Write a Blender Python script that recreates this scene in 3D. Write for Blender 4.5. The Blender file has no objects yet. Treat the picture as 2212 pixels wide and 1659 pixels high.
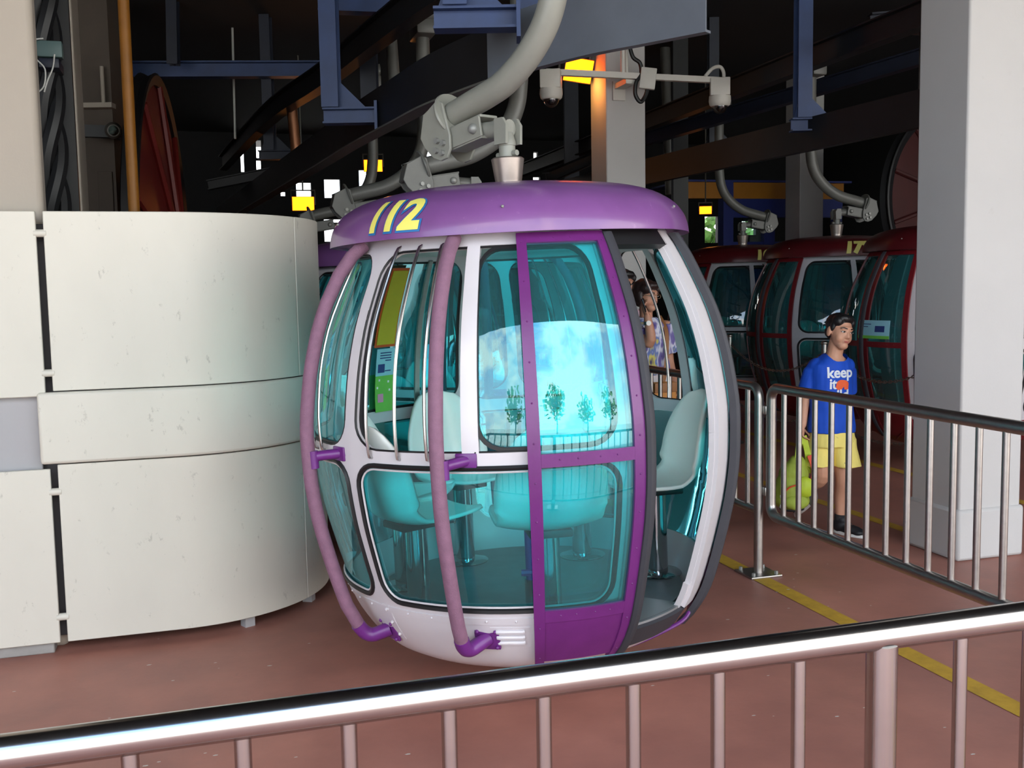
import bpy, bmesh, math, random
import numpy as np
from mathutils import Vector, Matrix, noise
from mathutils.bvhtree import BVHTree

random.seed(7)
R_ = math.radians
sc = bpy.context.scene
COL = sc.collection

# ------------------------------------------------------------------ camera
# world: x across the platform, y along the cabin track, z up, floor at z = 0
FPX, HEAD, PITCH, ROLL = 2200.0, R_(16.8), R_(5.3), R_(1.03)
CAM = Vector((0, 0, 1.6))
_f = Vector((math.sin(HEAD) * math.cos(PITCH), math.cos(HEAD) * math.cos(PITCH), -math.sin(PITCH)))
_r0 = Vector((math.cos(HEAD), -math.sin(HEAD), 0))
_u0 = _r0.cross(_f)
_r = _r0 * math.cos(ROLL) - _u0 * math.sin(ROLL)
_u = _u0 * math.cos(ROLL) + _r0 * math.sin(ROLL)
cam_d = bpy.data.cameras.new('camera')
cam_d.sensor_width = 36.0
cam_d.lens = 36.0 * FPX / 2212.0
cam_d.clip_start = 0.05
cam_d.clip_end = 2000
cam = bpy.data.objects.new('camera', cam_d)
COL.objects.link(cam)
m4 = Matrix((_r, _u, -_f)).transposed().to_4x4()
m4.translation = CAM
cam.matrix_world = m4
sc.camera = cam

# survey helpers: a sight line of the photograph met with a plane of the place
def _ray(px, py):
    return _f + _r * ((px - 1106) / FPX) - _u * ((py - 829.5) / FPX)
def on_z(px, py, z):
    d = _ray(px, py); return CAM + d * ((z - CAM.z) / d.z)
def on_x(px, py, x):
    d = _ray(px, py); return CAM + d * (x / d.x)
def on_y(px, py, y):
    d = _ray(px, py); return CAM + d * (y / d.y)
def far(px, py, dist):
    d = _ray(px, py); h = d.x * math.sin(HEAD) + d.y * math.cos(HEAD); return CAM + d * (dist / h)

# ------------------------------------------------------------------ sky and exposure
SKY_STRENGTH = 1.0
sc.view_settings.view_transform = 'Standard'
sc.view_settings.look = 'None'
sc.view_settings.gamma = 1.0
sc.view_settings.use_curve_mapping = False
sc.view_settings.exposure = 2.38
w = bpy.data.worlds.new('sky')
sc.world = w
w.use_nodes = True
nt = w.node_tree
nt.nodes.clear()
def wn(t, **k):
    n = nt.nodes.new(t)
    for a, b in k.items():
        setattr(n, a, b)
    return n
tc = wn('ShaderNodeTexCoord')
sep = wn('ShaderNodeSeparateXYZ')
nt.links.new(tc.outputs['Generated'], sep.inputs[0])
grad = wn('ShaderNodeValToRGB')
grad.color_ramp.elements[0].position = 0.0
grad.color_ramp.elements[0].color = (0.66, 0.81, 0.96, 1)
grad.color_ramp.elements[1].position = 0.7
grad.color_ramp.elements[1].color = (0.24, 0.45, 0.82, 1)
nt.links.new(sep.outputs['Z'], grad.inputs[0])
cl = wn('ShaderNodeTexNoise')
cl.inputs['Scale'].default_value = 3.2
cl.inputs['Detail'].default_value = 8
cl.inputs['Roughness'].default_value = 0.58
nt.links.new(tc.outputs['Generated'], cl.inputs['Vector'])
cr = wn('ShaderNodeValToRGB')
cr.color_ramp.elements[0].position = 0.44
cr.color_ramp.elements[1].position = 0.56
nt.links.new(cl.outputs['Fac'], cr.inputs[0])
mx = wn('ShaderNodeMixRGB')
mx.inputs[2].default_value = (1.18, 1.13, 1.05, 1)
nt.links.new(cr.outputs[0], mx.inputs[0])
nt.links.new(grad.outputs[0], mx.inputs[1])
bg = wn('ShaderNodeBackground')
bg.inputs['Strength'].default_value = SKY_STRENGTH
nt.links.new(mx.outputs[0], bg.inputs[0])
wo = wn('ShaderNodeOutputWorld')
nt.links.new(bg.outputs[0], wo.inputs[0])

sc.cycles.max_bounces = 8
sc.cycles.diffuse_bounces = 4
sc.cycles.glossy_bounces = 4
sc.cycles.caustics_reflective = False
sc.cycles.caustics_refractive = False
# high sun beyond the roof: it reaches only the open ground behind the photographer
sun_d = bpy.data.lights.new('sun', 'SUN'); sun_d.energy = 3.4; sun_d.angle = R_(2.0); sun_d.color = (1.0, 0.96, 0.9)
sun = bpy.data.objects.new('sun', sun_d); COL.objects.link(sun); sun.location = (0, 30, 40); sun.rotation_euler = (R_(-28), 0, R_(12))

# ------------------------------------------------------------------ materials
def lin(r, g, b):
    return tuple(((c / 255) / 12.92 if c <= 10 else ((c / 255 + 0.055) / 1.055) ** 2.4) for c in (r, g, b)) + (1,)
MATS = {}
def mat(name, col, rough=0.5, metal=0.0, vary=0.0, vscale=6.0, dark=None, bump=0.0, bscale=60.0,
        spots=0.0, spotcol=None, spotscale=25.0, aniso=None, emit=None, estr=0.0, coat=0.0, spec=None, rvary=0.0, sth=0.64):
    m = bpy.data.materials.new(name)
    MATS[name] = m
    m.use_nodes = True
    t = m.node_tree
    b = t.nodes['Principled BSDF']
    b.inputs['Roughness'].default_value = rough
    b.inputs['Metallic'].default_value = metal
    if coat: b.inputs['Coat Weight'].default_value = coat; b.inputs['Coat Roughness'].default_value = 0.08
    if spec is not None: b.inputs['Specular IOR Level'].default_value = spec
    if emit:
        b.inputs['Emission Color'].default_value = emit
        b.inputs['Emission Strength'].default_value = estr
    L = t.links.new
    co = t.nodes.new('ShaderNodeTexCoord')
    vec = co.outputs['Object']
    if aniso:
        mp = t.nodes.new('ShaderNodeMapping'); mp.inputs['Scale'].default_value = aniso
        L(vec, mp.inputs[0]); vec = mp.outputs[0]
    last = None
    if vary > 0:
        n = t.nodes.new('ShaderNodeTexNoise'); n.inputs['Scale'].default_value = vscale; n.inputs['Detail'].default_value = 6
        n.inputs['Roughness'].default_value = 0.6
        L(vec, n.inputs['Vector'])
        rp = t.nodes.new('ShaderNodeValToRGB')
        rp.color_ramp.elements[0].position = 0.32; rp.color_ramp.elements[1].position = 0.68
        d = dark if dark else tuple(c * (1 - vary) for c in col[:3]) + (1,)
        rp.color_ramp.elements[0].color = d; rp.color_ramp.elements[1].color = col
        L(n.outputs['Fac'], rp.inputs[0]); last = rp.outputs[0]
        if rvary:
            mr = t.nodes.new('ShaderNodeMapRange'); mr.inputs[3].default_value = rough - rvary; mr.inputs[4].default_value = rough + rvary
            L(n.outputs['Fac'], mr.inputs[0]); L(mr.outputs[0], b.inputs['Roughness'])
    if spots > 0:
        n2 = t.nodes.new('ShaderNodeTexNoise'); n2.inputs['Scale'].default_value = spotscale; n2.inputs['Detail'].default_value = 5
        n2.inputs['Roughness'].default_value = 0.75
        L(vec, n2.inputs['Vector'])
        r2 = t.nodes.new('ShaderNodeValToRGB')
        r2.color_ramp.elements[0].position = sth; r2.color_ramp.elements[0].color = (0, 0, 0, 1)
        r2.color_ramp.elements[1].position = sth + 0.08; r2.color_ramp.elements[1].color = (spots,) * 3 + (1,)
        L(n2.outputs['Fac'], r2.inputs[0])
        mxx = t.nodes.new('ShaderNodeMixRGB'); mxx.inputs[1].default_value = col
        mxx.inputs[2].default_value = spotcol or tuple(c * 0.4 for c in col[:3]) + (1,)
        L(r2.outputs[0], mxx.inputs[0])
        if last: L(last, mxx.inputs[1])
        last = mxx.outputs[0]
    if last: L(last, b.inputs['Base Color'])
    else: b.inputs['Base Color'].default_value = col
    if bump > 0:
        n3 = t.nodes.new('ShaderNodeTexNoise'); n3.inputs['Scale'].default_value = bscale; n3.inputs['Detail'].default_value = 4
        L(vec, n3.inputs['Vector'])
        bp = t.nodes.new('ShaderNodeBump'); bp.inputs['Strength'].default_value = bump; bp.inputs['Distance'].default_value = 0.004
        L(n3.outputs['Fac'], bp.inputs['Height']); L(bp.outputs[0], b.inputs['Normal'])
    return m

def glass_mat(name, tint, refl=0.06, rough=0.0, k=1.0, coat=(1, 1, 1, 1), haze=0.0):
    m = bpy.data.materials.new(name); MATS[name] = m
    m.use_nodes = True
    t = m.node_tree; t.nodes.clear()
    out = t.nodes.new('ShaderNodeOutputMaterial')
    tr = t.nodes.new('ShaderNodeBsdfTransparent'); tr.inputs[0].default_value = tint
    gl = t.nodes.new('ShaderNodeBsdfGlossy'); gl.inputs['Roughness'].default_value = rough; gl.inputs[0].default_value = coat
    fr = t.nodes.new('ShaderNodeFresnel'); fr.inputs[0].default_value = 1.5
    ma = t.nodes.new('ShaderNodeMath'); ma.operation = 'MULTIPLY_ADD'; ma.use_clamp = True
    ma.inputs[1].default_value = k; ma.inputs[2].default_value = refl
    mixn = t.nodes.new('ShaderNodeMixShader')
    t.links.new(fr.outputs[0], ma.inputs[0]); t.links.new(ma.outputs[0], mixn.inputs[0])
    t.links.new(tr.outputs[0], mixn.inputs[1]); t.links.new(gl.outputs[0], mixn.inputs[2])
    if haze:      # diffuse teal put into the glass to brighten it like reflected light
        df = t.nodes.new('ShaderNodeBsdfDiffuse'); df.inputs[0].default_value = (.3, .9, .95, 1)
        mh = t.nodes.new('ShaderNodeMixShader'); mh.inputs[0].default_value = haze
        t.links.new(mixn.outputs[0], mh.inputs[1]); t.links.new(df.outputs[0], mh.inputs[2]); t.links.new(mh.outputs[0], out.inputs[0])
    else: t.links.new(mixn.outputs[0], out.inputs[0])
    return m

mat('floor_paint', lin(178, 120, 105), 0.5, vary=0.3, vscale=2.2, dark=lin(152, 100, 88), bump=0.15, bscale=40, spots=0.35, spotcol=lin(128, 90, 82), spotscale=5, rvary=0.12)
mat('line_yellow', lin(206, 162, 52), 0.6, vary=0.25, vscale=14, spots=0.5, spotcol=lin(150, 110, 50), spotscale=30)
mat('grit', lin(205, 198, 190), 0.8)
mat('panel_white', lin(205, 200, 188), 0.42, vary=0.09, vscale=1.6, spots=0.5, spotcol=lin(140, 135, 126), spotscale=20, sth=.625, aniso=(1, 1, 0.55), bump=0.03, bscale=20)
mat('panel_grey', lin(160, 158, 160), 0.5, vary=0.08, vscale=2)
mat('panel_dark', lin(70, 68, 72), 0.7)
mat('kerb', lin(150, 146, 142), 0.8, vary=0.2, vscale=12)
mat('pillar_paint', lin(184, 181, 179), 0.75, vary=0.05, vscale=2.0, bump=0.12, bscale=80, spots=0.25, spotscale=9, spotcol=lin(170, 165, 160))
mat('pillar_beige', lin(166, 156, 144), 0.75, vary=0.08, vscale=2.0, bump=0.12, bscale=80)
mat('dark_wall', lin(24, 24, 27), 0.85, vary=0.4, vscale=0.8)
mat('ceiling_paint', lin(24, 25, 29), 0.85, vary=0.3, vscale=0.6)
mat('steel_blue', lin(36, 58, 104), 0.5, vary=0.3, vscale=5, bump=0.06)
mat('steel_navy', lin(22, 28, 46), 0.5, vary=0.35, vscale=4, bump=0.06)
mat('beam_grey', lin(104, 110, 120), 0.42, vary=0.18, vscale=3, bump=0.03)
mat('beam_dark', lin(28, 28, 31), 0.5, vary=0.3, vscale=5)
mat('black_pipe', lin(22, 22, 25), 0.55)
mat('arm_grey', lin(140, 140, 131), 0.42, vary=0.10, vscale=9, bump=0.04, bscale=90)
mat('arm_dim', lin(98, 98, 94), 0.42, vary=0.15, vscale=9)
mat('hub_metal', lin(165, 152, 145), 0.35, metal=0.7, vary=0.15, vscale=14)
mat('bolt_grey', lin(140, 140, 136), 0.45, metal=0.3)
mat('roof_purple', lin(128, 81, 142), 0.30, vary=0.22, vscale=2.5, coat=0.3, spots=0.25, spotcol=lin(170, 130, 180), spotscale=20)
mat('door_purple', lin(103, 37, 108), 0.34, vary=0.15, vscale=12, bump=0.12, bscale=45)
mat('bracket_purple', lin(106, 42, 122), 0.35, vary=0.2, vscale=20)
mat('bumper_pink', lin(132, 94, 116), 0.75, vary=0.18, vscale=30, bump=0.5, bscale=240)
mat('shell_white', lin(208, 203, 206), 0.32, vary=0.05, vscale=4, coat=0.2)
mat('skirt_white', lin(208, 203, 206), 0.32, vary=0.05, vscale=4, coat=0.2)
mat('trim_black', lin(20, 20, 22), 0.5)
mat('rubber', lin(52, 52, 58), 0.65, vary=0.15, vscale=10)
mat('roof_red', lin(82, 18, 24), 0.35, vary=0.2, vscale=4)
mat('door_red', lin(112, 22, 30), 0.38, vary=0.15, vscale=10)
mat('cabin_floor', lin(128, 134, 138), 0.5, vary=0.2, vscale=8)
mat('sill_grey', lin(150, 152, 154), 0.35, metal=0.5)
mat('inner_white', lin(222, 222, 220), 0.45)
mat('chair_white', lin(248, 248, 241), 0.30, coat=0.15)
mat('chrome', lin(190, 192, 195), 0.12, metal=1.0)
mat('steel_rail', lin(188, 186, 184), 0.19, metal=1.0, vary=0.06, vscale=20, aniso=(1, 1, 1))
mat('steel_dull', lin(178, 172, 167), 0.36, metal=1.0, vary=0.12, vscale=30)
mat('bar_steel', lin(200, 198, 196), 0.25, metal=1.0)
mat('text_yellow', lin(236, 226, 110), 0.5)
mat('text_blue', lin(40, 110, 170), 0.5)
mat('text_dimyellow', lin(206, 196, 110), 0.5)
mat('poster_yellow', lin(196, 178, 40), 0.5, vary=0.06, vscale=20)
mat('poster_orange', lin(206, 84, 30), 0.5)
mat('poster_sky', lin(150, 205, 220), 0.5)
mat('poster_green', lin(120, 200, 80), 0.5, vary=0.1, vscale=14)
mat('ink', lin(40, 60, 120), 0.6)
mat('white_print', lin(235, 235, 235), 0.6)
mat('pink_print', lin(220, 150, 180), 0.6)
mat('yellow_pole', lin(156, 100, 28), 0.5, vary=0.2, vscale=8)
mat('red_wheel', lin(118, 34, 30), 0.5, vary=0.25, vscale=5)
mat('red_dark', lin(66, 18, 18), 0.6, vary=0.25, vscale=5)
mat('cctv_white', lin(205, 200, 192), 0.5, vary=0.06, vscale=10)
mat('cable_black', lin(15, 15, 17), 0.5)
mat('booth_blue', lin(48, 62, 140), 0.5, vary=0.15, vscale=3)
mat('booth_yellow', lin(204, 134, 40), 0.5, vary=0.15, vscale=3)
mat('brown_wall', lin(86, 76, 68), 0.8, vary=0.2, vscale=2)
mat('lamp_lens', lin(255, 170, 20), 0.4, emit=(1.0, 0.12, 0.002, 1), estr=1.6)
mat('lamp_body', lin(90, 86, 80), 0.5, metal=0.3)
mat('green_box', lin(74, 96, 96), 0.5)
mat('wire_white', lin(190, 190, 186), 0.5)
mat('leaf', lin(96, 140, 60), 0.7, vary=0.4, vscale=8)
mat('bark', lin(92, 76, 60), 0.9, vary=0.3, vscale=10)
mat('ground_out', lin(186, 184, 176), 0.9, vary=0.2, vscale=0.3)
mat('concrete_out', lin(150, 146, 140), 0.85, vary=0.2, vscale=0.8)
mat('orange_lit_pipe', lin(150, 100, 70), 0.35, metal=0.6)
mat('chain_steel', lin(150, 148, 146), 0.35, metal=1.0)
glass_mat('teal_glass', (0.21, 0.95, 1.0, 1), 0.07, coat=(.62, .95, 1, 1), haze=.04)
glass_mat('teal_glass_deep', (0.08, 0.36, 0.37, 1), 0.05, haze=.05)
glass_mat('clear_dome', (0.55, 0.55, 0.55, 1), 0.08)
glass_mat('pane_pale', (0.7, 0.85, 0.85, 1), 0.06)

# ------------------------------------------------------------------ mesh helpers
def tag(o, label=None, cat=None, group=None, kind=None):
    if label: o['label'] = label
    if cat: o['category'] = cat
    if group: o['group'] = group
    if kind: o['kind'] = kind
    return o
def empty(name, loc=(0, 0, 0), rz=0.0):
    o = bpy.data.objects.new(name, None); COL.objects.link(o)
    o.location = loc; o.rotation_euler = (0, 0, rz); o.empty_display_size = 0.1
    return o
def thing(name, label, cat, loc=(0, 0, 0), rz=0.0, group=None):
    return tag(empty(name, loc, rz), label, cat, group)

class MB:
    def __init__(self): self.v = []; self.f = []
    def add(self, vs, fs, mtx=None):
        o = len(self.v)
        if mtx is not None: vs = [mtx @ Vector(p) for p in vs]
        self.v += [tuple(p) for p in vs]; self.f += [tuple(i + o for i in q) for q in fs]
        return self
    def box(self, c, s, rz=0.0, mtx=None, ch=0.0):
        x, y, z = s[0] / 2, s[1] / 2, s[2] / 2
        if ch:
            b = bmesh.new(); bmesh.ops.create_cube(b, size=1)
            for q in b.verts: q.co = Vector((q.co.x * s[0], q.co.y * s[1], q.co.z * s[2]))
            bmesh.ops.bevel(b, geom=b.edges[:], offset=ch, segments=2, affect='EDGES', profile=0.5)
            vs = [q.co.copy() for q in b.verts]; fs = [tuple(l.index for l in q.verts) for q in b.faces]; b.free()
        else:
            vs = [Vector((i * x, j * y, k * z)) for k in (-1, 1) for j in (-1, 1) for i in (-1, 1)]
            fs = [(0, 2, 3, 1), (4, 5, 7, 6), (0, 1, 5, 4), (2, 6, 7, 3), (0, 4, 6, 2), (1, 3, 7, 5)]
        M = Matrix.Translation(c) @ Matrix.Rotation(rz, 4, 'Z')
        if mtx is not None: M = mtx @ M
        return self.add(vs, fs, M)
    def tube(self, pts, r, n=12, caps=True, closed=False):
        pts = [Vector(p) for p in pts]; m = len(pts)
        rs = r if isinstance(r, (list, tuple)) else [r] * m
        tang = []
        for i in range(m):
            if closed: a, b = pts[i - 1], pts[(i + 1) % m]
            else: a, b = pts[max(i - 1, 0)], pts[min(i + 1, m - 1)]
            tang.append((b - a).normalized())
        up = Vector((0, 0, 1)) if abs(tang[0].z) < 0.9 else Vector((1, 0, 0))
        nrm = (up - tang[0] * up.dot(tang[0])).normalized()
        vs = []
        for i in range(m):
            t = tang[i]
            nrm = (nrm - t * nrm.dot(t)).normalized(); bi = t.cross(nrm)
            for k in range(n):
                a = 2 * math.pi * k / n
                vs.append(pts[i] + (nrm * math.cos(a) + bi * math.sin(a)) * rs[i])
        fs = []
        for i in range(m if closed else m - 1):
            j = (i + 1) % m
            for k in range(n):
                l = (k + 1) % n
                fs.append((i * n + k, i * n + l, j * n + l, j * n + k))
        if caps and not closed:
            fs.append(tuple(range(n - 1, -1, -1))); fs.append(tuple((m - 1) * n + k for k in range(n)))
        return self.add(vs, fs)
    def lathe(self, prof, n=32, mtx=None, a0=0.0, a1=360.0):
        full = abs(a1 - a0) >= 359.9
        m = n if full else n + 1
        vs, fs = [], []
        for (r, z) in prof:
            for k in range(m):
                a = R_(a0 + (a1 - a0) * k / n)
                vs.append(Vector((r * math.sin(a), -r * math.cos(a), z)))
        for i in range(len(prof) - 1):
            for k in range(n):
                l = (k + 1) % m
                fs.append((i * m + k, i * m + l, (i + 1) * m + l, (i + 1) * m + k))
        return self.add(vs, fs, mtx)
    def prism(self, poly, h, mtx=None):
        n = len(poly)
        vs = [Vector((p[0], p[1], -h / 2)) for p in poly] + [Vector((p[0], p[1], h / 2)) for p in poly]
        fs = [tuple(range(n - 1, -1, -1)), tuple(range(n, 2 * n))] + [(i, (i + 1) % n, n + (i + 1) % n, n + i) for i in range(n)]
        return self.add(vs, fs, mtx)
    def ball(self, c, r, n=12, sc3=(1, 1, 1), mtx=None):
        prof = [(max(1e-5, math.sin(math.pi * i / n)) , -math.cos(math.pi * i / n)) for i in range(n + 1)]
        M = Matrix.Translation(c) @ Matrix.Diagonal((r * sc3[0], r * sc3[1], r * sc3[2], 1))
        if mtx is not None: M = mtx @ M
        return self.lathe(prof, n * 2, M)
    def build(self, name, m, parent=None, smooth=True, ang=40, bevel=0.0, solid=0.0, doubles=True):
        me = bpy.data.meshes.new(name)
        me.from_pydata(self.v, [], self.f)
        b = bmesh.new(); b.from_mesh(me)
        if doubles: bmesh.ops.remove_doubles(b, verts=b.verts[:], dist=1e-5)
        bmesh.ops.recalc_face_normals(b, faces=b.faces[:])
        b.to_mesh(me); b.free()
        if smooth:
            me.shade_smooth(); me.set_sharp_from_angle(angle=R_(ang))
        o = bpy.data.objects.new(name, me); COL.objects.link(o)
        me.materials.append(MATS[m] if isinstance(m, str) else m)
        if parent: o.parent = parent
        if solid:
            q = o.modifiers.new('thickness', 'SOLIDIFY'); q.thickness = solid; q.offset = 0
            if smooth: q = o.modifiers.new('crease', 'EDGE_SPLIT'); q.split_angle = R_(45)
        if bevel:
            q = o.modifiers.new('bevel', 'BEVEL'); q.width = bevel; q.segments = 2; q.limit_method = 'ANGLE'; q.angle_limit = R_(40)
        return o

def struct(o):
    o['kind'] = 'structure'; return o
def smooth_path(pts, n=8):
    pts = [Vector(p) for p in pts]; out = []
    for i in range(len(pts) - 1):
        p0 = pts[max(i - 1, 0)]; p1 = pts[i]; p2 = pts[i + 1]; p3 = pts[min(i + 2, len(pts) - 1)]
        for k in range(n):
            t = k / n
            out.append(0.5 * ((2 * p1) + (p2 - p0) * t + (2 * p0 - 5 * p1 + 4 * p2 - p3) * t * t + (3 * p1 - p0 - 3 * p2 + p3) * t ** 3))
    out.append(pts[-1]); return out
def kids(o): return [c for c in bpy.data.objects if c.parent == o]
def copy_tree(o, parent=None):
    c = o.copy(); COL.objects.link(c)
    if parent: c.parent = parent
    for ch in CH.get(o.name, []): copy_tree(bpy.data.objects[ch], c)
    return c
CH = {}
def index_children():
    CH.clear()
    for o in bpy.data.objects:
        if o.parent: CH.setdefault(o.parent.name, []).append(o.name)
def frame_z(origin, zdir, xhint=(0, 0, 1)):
    z = Vector(zdir).normalized(); x = Vector(xhint); x = (x - z * x.dot(z))
    if x.length < 1e-4: x = Vector((1, 0, 0)) - z * z.x
    x.normalize(); y = z.cross(x)
    M = Matrix((x, y, z)).transposed().to_4x4(); M.translation = origin
    return M
def evaluated_mesh(ob):
    """mesh of an object with its modifiers applied, worked out in a scratch scene"""
    s = bpy.data.scenes.new('scratch'); s.collection.objects.link(ob)
    with bpy.context.temp_override(scene=s, view_layer=s.view_layers[0]):
        dg = bpy.context.evaluated_depsgraph_get(); dg.update()
        me = bpy.data.meshes.new_from_object(ob.evaluated_get(dg))
    s.collection.objects.unlink(ob); bpy.data.scenes.remove(s)
    return me
def text_mesh(body, size, offset=0.0, shear=0.0, spacing=1.0):
    cu = bpy.data.curves.new('t', 'FONT'); cu.body = body; cu.size = size; cu.offset = offset; cu.shear = shear
    cu.space_character = spacing; cu.align_x = 'CENTER'; cu.resolution_u = 4
    ob = bpy.data.objects.new('t', cu)
    me = evaluated_mesh(ob)
    bpy.data.objects.remove(ob); bpy.data.curves.remove(cu)
    b = bmesh.new(); b.from_mesh(me); bpy.data.meshes.remove(me)
    return b
def slice_bm(b, step):
    ys = [v.co.y for v in b.verts]; xs = [v.co.x for v in b.verts]
    y = min(ys) + step
    while y < max(ys):
        bmesh.ops.bisect_plane(b, geom=b.verts[:] + b.edges[:] + b.faces[:], plane_co=(0, y, 0), plane_no=(0, 1, 0)); y += step
    x = min(xs) + step
    while x < max(xs):
        bmesh.ops.bisect_plane(b, geom=b.verts[:] + b.edges[:] + b.faces[:], plane_co=(x, 0, 0), plane_no=(1, 0, 0)); x += step
def bm_obj(b, name, m, parent=None, smooth=False):
    me = bpy.data.meshes.new(name); b.to_mesh(me); b.free()
    if smooth: me.shade_smooth()
    o = bpy.data.objects.new(name, me); COL.objects.link(o); me.materials.append(MATS[m])
    if parent: o.parent = parent
    return o

# ================================================================== the hall
b = MB(); b.box((2.5, 10.6, -0.1), (24, 26.8, 0.2)); struct(b.build('floor', 'floor_paint', smooth=False))
for i, (x, w_, y0, y1) in enumerate([(2.86, 0.10, -1.0, 15.0), (4.30, 0.09, 5.3, 18.0), (5.62, 0.10, 3.0, 18.0)]):
    b = MB()
    n = 40
    for k in range(n):   # painted by hand: slightly uneven edges
        ya, yb = y0 + (y1 - y0) * k / n, y0 + (y1 - y0) * (k + 1) / n
        e = lambda y, s: noise.noise((x * 7 + s, y * 5, 0)) * 0.006
        b.add([(x - w_ / 2 + e(ya, 0), ya, 0.002), (x + w_ / 2 + e(ya, 3), ya, 0.002), (x + w_ / 2 + e(yb, 3), yb, 0.002), (x - w_ / 2 + e(yb, 0), yb, 0.002)], [(0, 1, 2, 3)])
    struct(b.build('trim_%d' % (i + 1), 'line_yellow', smooth=False))
b = MB(); rnd = random.Random(3)     # paint flakes and litter specks
for k in range(150):
    x, y = rnd.uniform(-1.2, 3.6), rnd.uniform(1.7, 5.2); r_ = rnd.uniform(.003, .010); a0 = rnd.random() * 6
    b.add([(x + r_ * (1 + .5 * rnd.random()) * math.cos(a0 + i * 1.25), y + r_ * .6 * math.sin(a0 + i * 1.25), .003) for i in range(5)], [(0, 1, 2, 3, 4)])
tag(b.build('paint_flakes', 'grit', smooth=False, doubles=False), 'pale paint flakes scattered on the red brown floor', 'flakes', kind='stuff')
# ground outside, beyond the platform
b = MB(); b.box((2.5, -102.85, -0.2), (400, 200, 0.2)); b.box((2.5, 124.05, -0.2), (400, 200, 0.2)); b.box((-109.6, 10.6, -0.2), (200, 26.8, 0.2)); b.box((114.6, 10.6, -0.2), (200, 26.8, 0.2))
tag(b.build('ground', 'ground_out', smooth=False), 'open ground outside the station hall', 'ground', kind='structure')
# ceiling and outer walls
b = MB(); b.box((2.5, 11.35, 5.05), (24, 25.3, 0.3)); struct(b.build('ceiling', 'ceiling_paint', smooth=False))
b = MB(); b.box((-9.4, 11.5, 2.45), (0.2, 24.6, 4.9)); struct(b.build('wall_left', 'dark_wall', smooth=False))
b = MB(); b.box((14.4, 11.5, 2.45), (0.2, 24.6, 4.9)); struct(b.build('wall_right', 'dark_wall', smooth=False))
# back wall with openings to the daylight
YB = 22.0
holes_px = [(246, 356, 271, 376), (553, 304, 564, 342), (554, 347, 564, 394), (520, 332, 527, 372), (921, 318, 941, 372), (640, 395, 672, 452),
            (700, 388, 734, 428), (700, 474, 738, 522), (775, 368, 792, 420), (1122, 279, 1136, 290), (1151, 329, 1160, 342), (1150, 352, 1159, 372), (1150, 383, 1165, 389),
            (1520, 468, 1548, 525), (1600, 478, 1630, 508), (576, 375, 582, 400), (284, 310, 300, 318), (606, 415, 616, 424)]
holes = []
for (x0, y0, x1, y1) in holes_px:
    a = on_y((x0 + x1) / 2, y1, YB); c = on_y((x0 + x1) / 2, y0, YB)
    xa = on_y(x0, (y0 + y1) / 2, YB).x; xb = on_y(x1, (y0 + y1) / 2, YB).x
    holes.append((xa, xb, a.z, c.z))
xs = sorted({-9.5, 14.5} | {h[0] for h in holes} | {h[1] for h in holes}); zs = sorted({0.0, 4.9} | {h[2] for h in holes} | {h[3] for h in holes})
b = MB()
for i in range(len(xs) - 1):
    for k in range(len(zs) - 1):
        xm, zm = (xs[i] + xs[i + 1]) / 2, (zs[k] + zs[k + 1]) / 2
        if any(h[0] < xm < h[1] and h[2] < zm < h[3] for h in holes): continue
        b.box((xm, YB, zm), (xs[i + 1] - xs[i], 0.12, zs[k + 1] - zs[k]))
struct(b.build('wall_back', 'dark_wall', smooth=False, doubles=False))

# ---------------------------------------------------------------- pillars
def pillar(x0, x1, y0, y1, label, m='pillar_paint', plinth=True, top=4.9, group=None):
    t = thing('concrete_pillar', label, 'pillar', ((x0 + x1) / 2, (y0 + y1) / 2, 0), group=group)
    b = MB(); b.box((0, 0, top / 2), (x1 - x0, y1 - y0, top)); b.build('shaft', m, t, bevel=0.012)
    if plinth:
        b = MB(); b.box((0, 0, 0.15), (x1 - x0 + 0.035, y1 - y0 + 0.035, 0.30)); b.build('plinth', m, t, bevel=0.02)
    return t
pillar(4.085, 4.515, 4.745, 5.155, 'square white painted concrete pillar at the right edge of the photo')
c = far(1310, 300, 10.2); PILL = c.copy()
pillar(c.x, c.x + 0.42, c.y, c.y + 0.42, 'grey concrete pillar carrying the security camera bar, one side lit orange')
c = far(1728, 420, 16.0)
pillar(c.x, c.x + 0.42, c.y, c.y + 0.42, 'dim grey pillar far behind the red cabins')
c = on_y(84, 300, 4.96)
t = thing('concrete_pillar', 'beige painted pillar rising above the white panels at the left edge', 'pillar', (c.x - 0.35, 5.03, 0))
b = MB(); b.box((0, 0, 2.45), (0.70, 0.12, 4.9)); b.build('shaft', 'pillar_beige', t, bevel=0.025)
c = on_y(170, 300, 7.6)
pillar(c.x - 0.45, c.x, 7.6, 8.05, 'narrow beige pillar behind the black cable bundle', m='pillar_beige', plinth=False)

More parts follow.
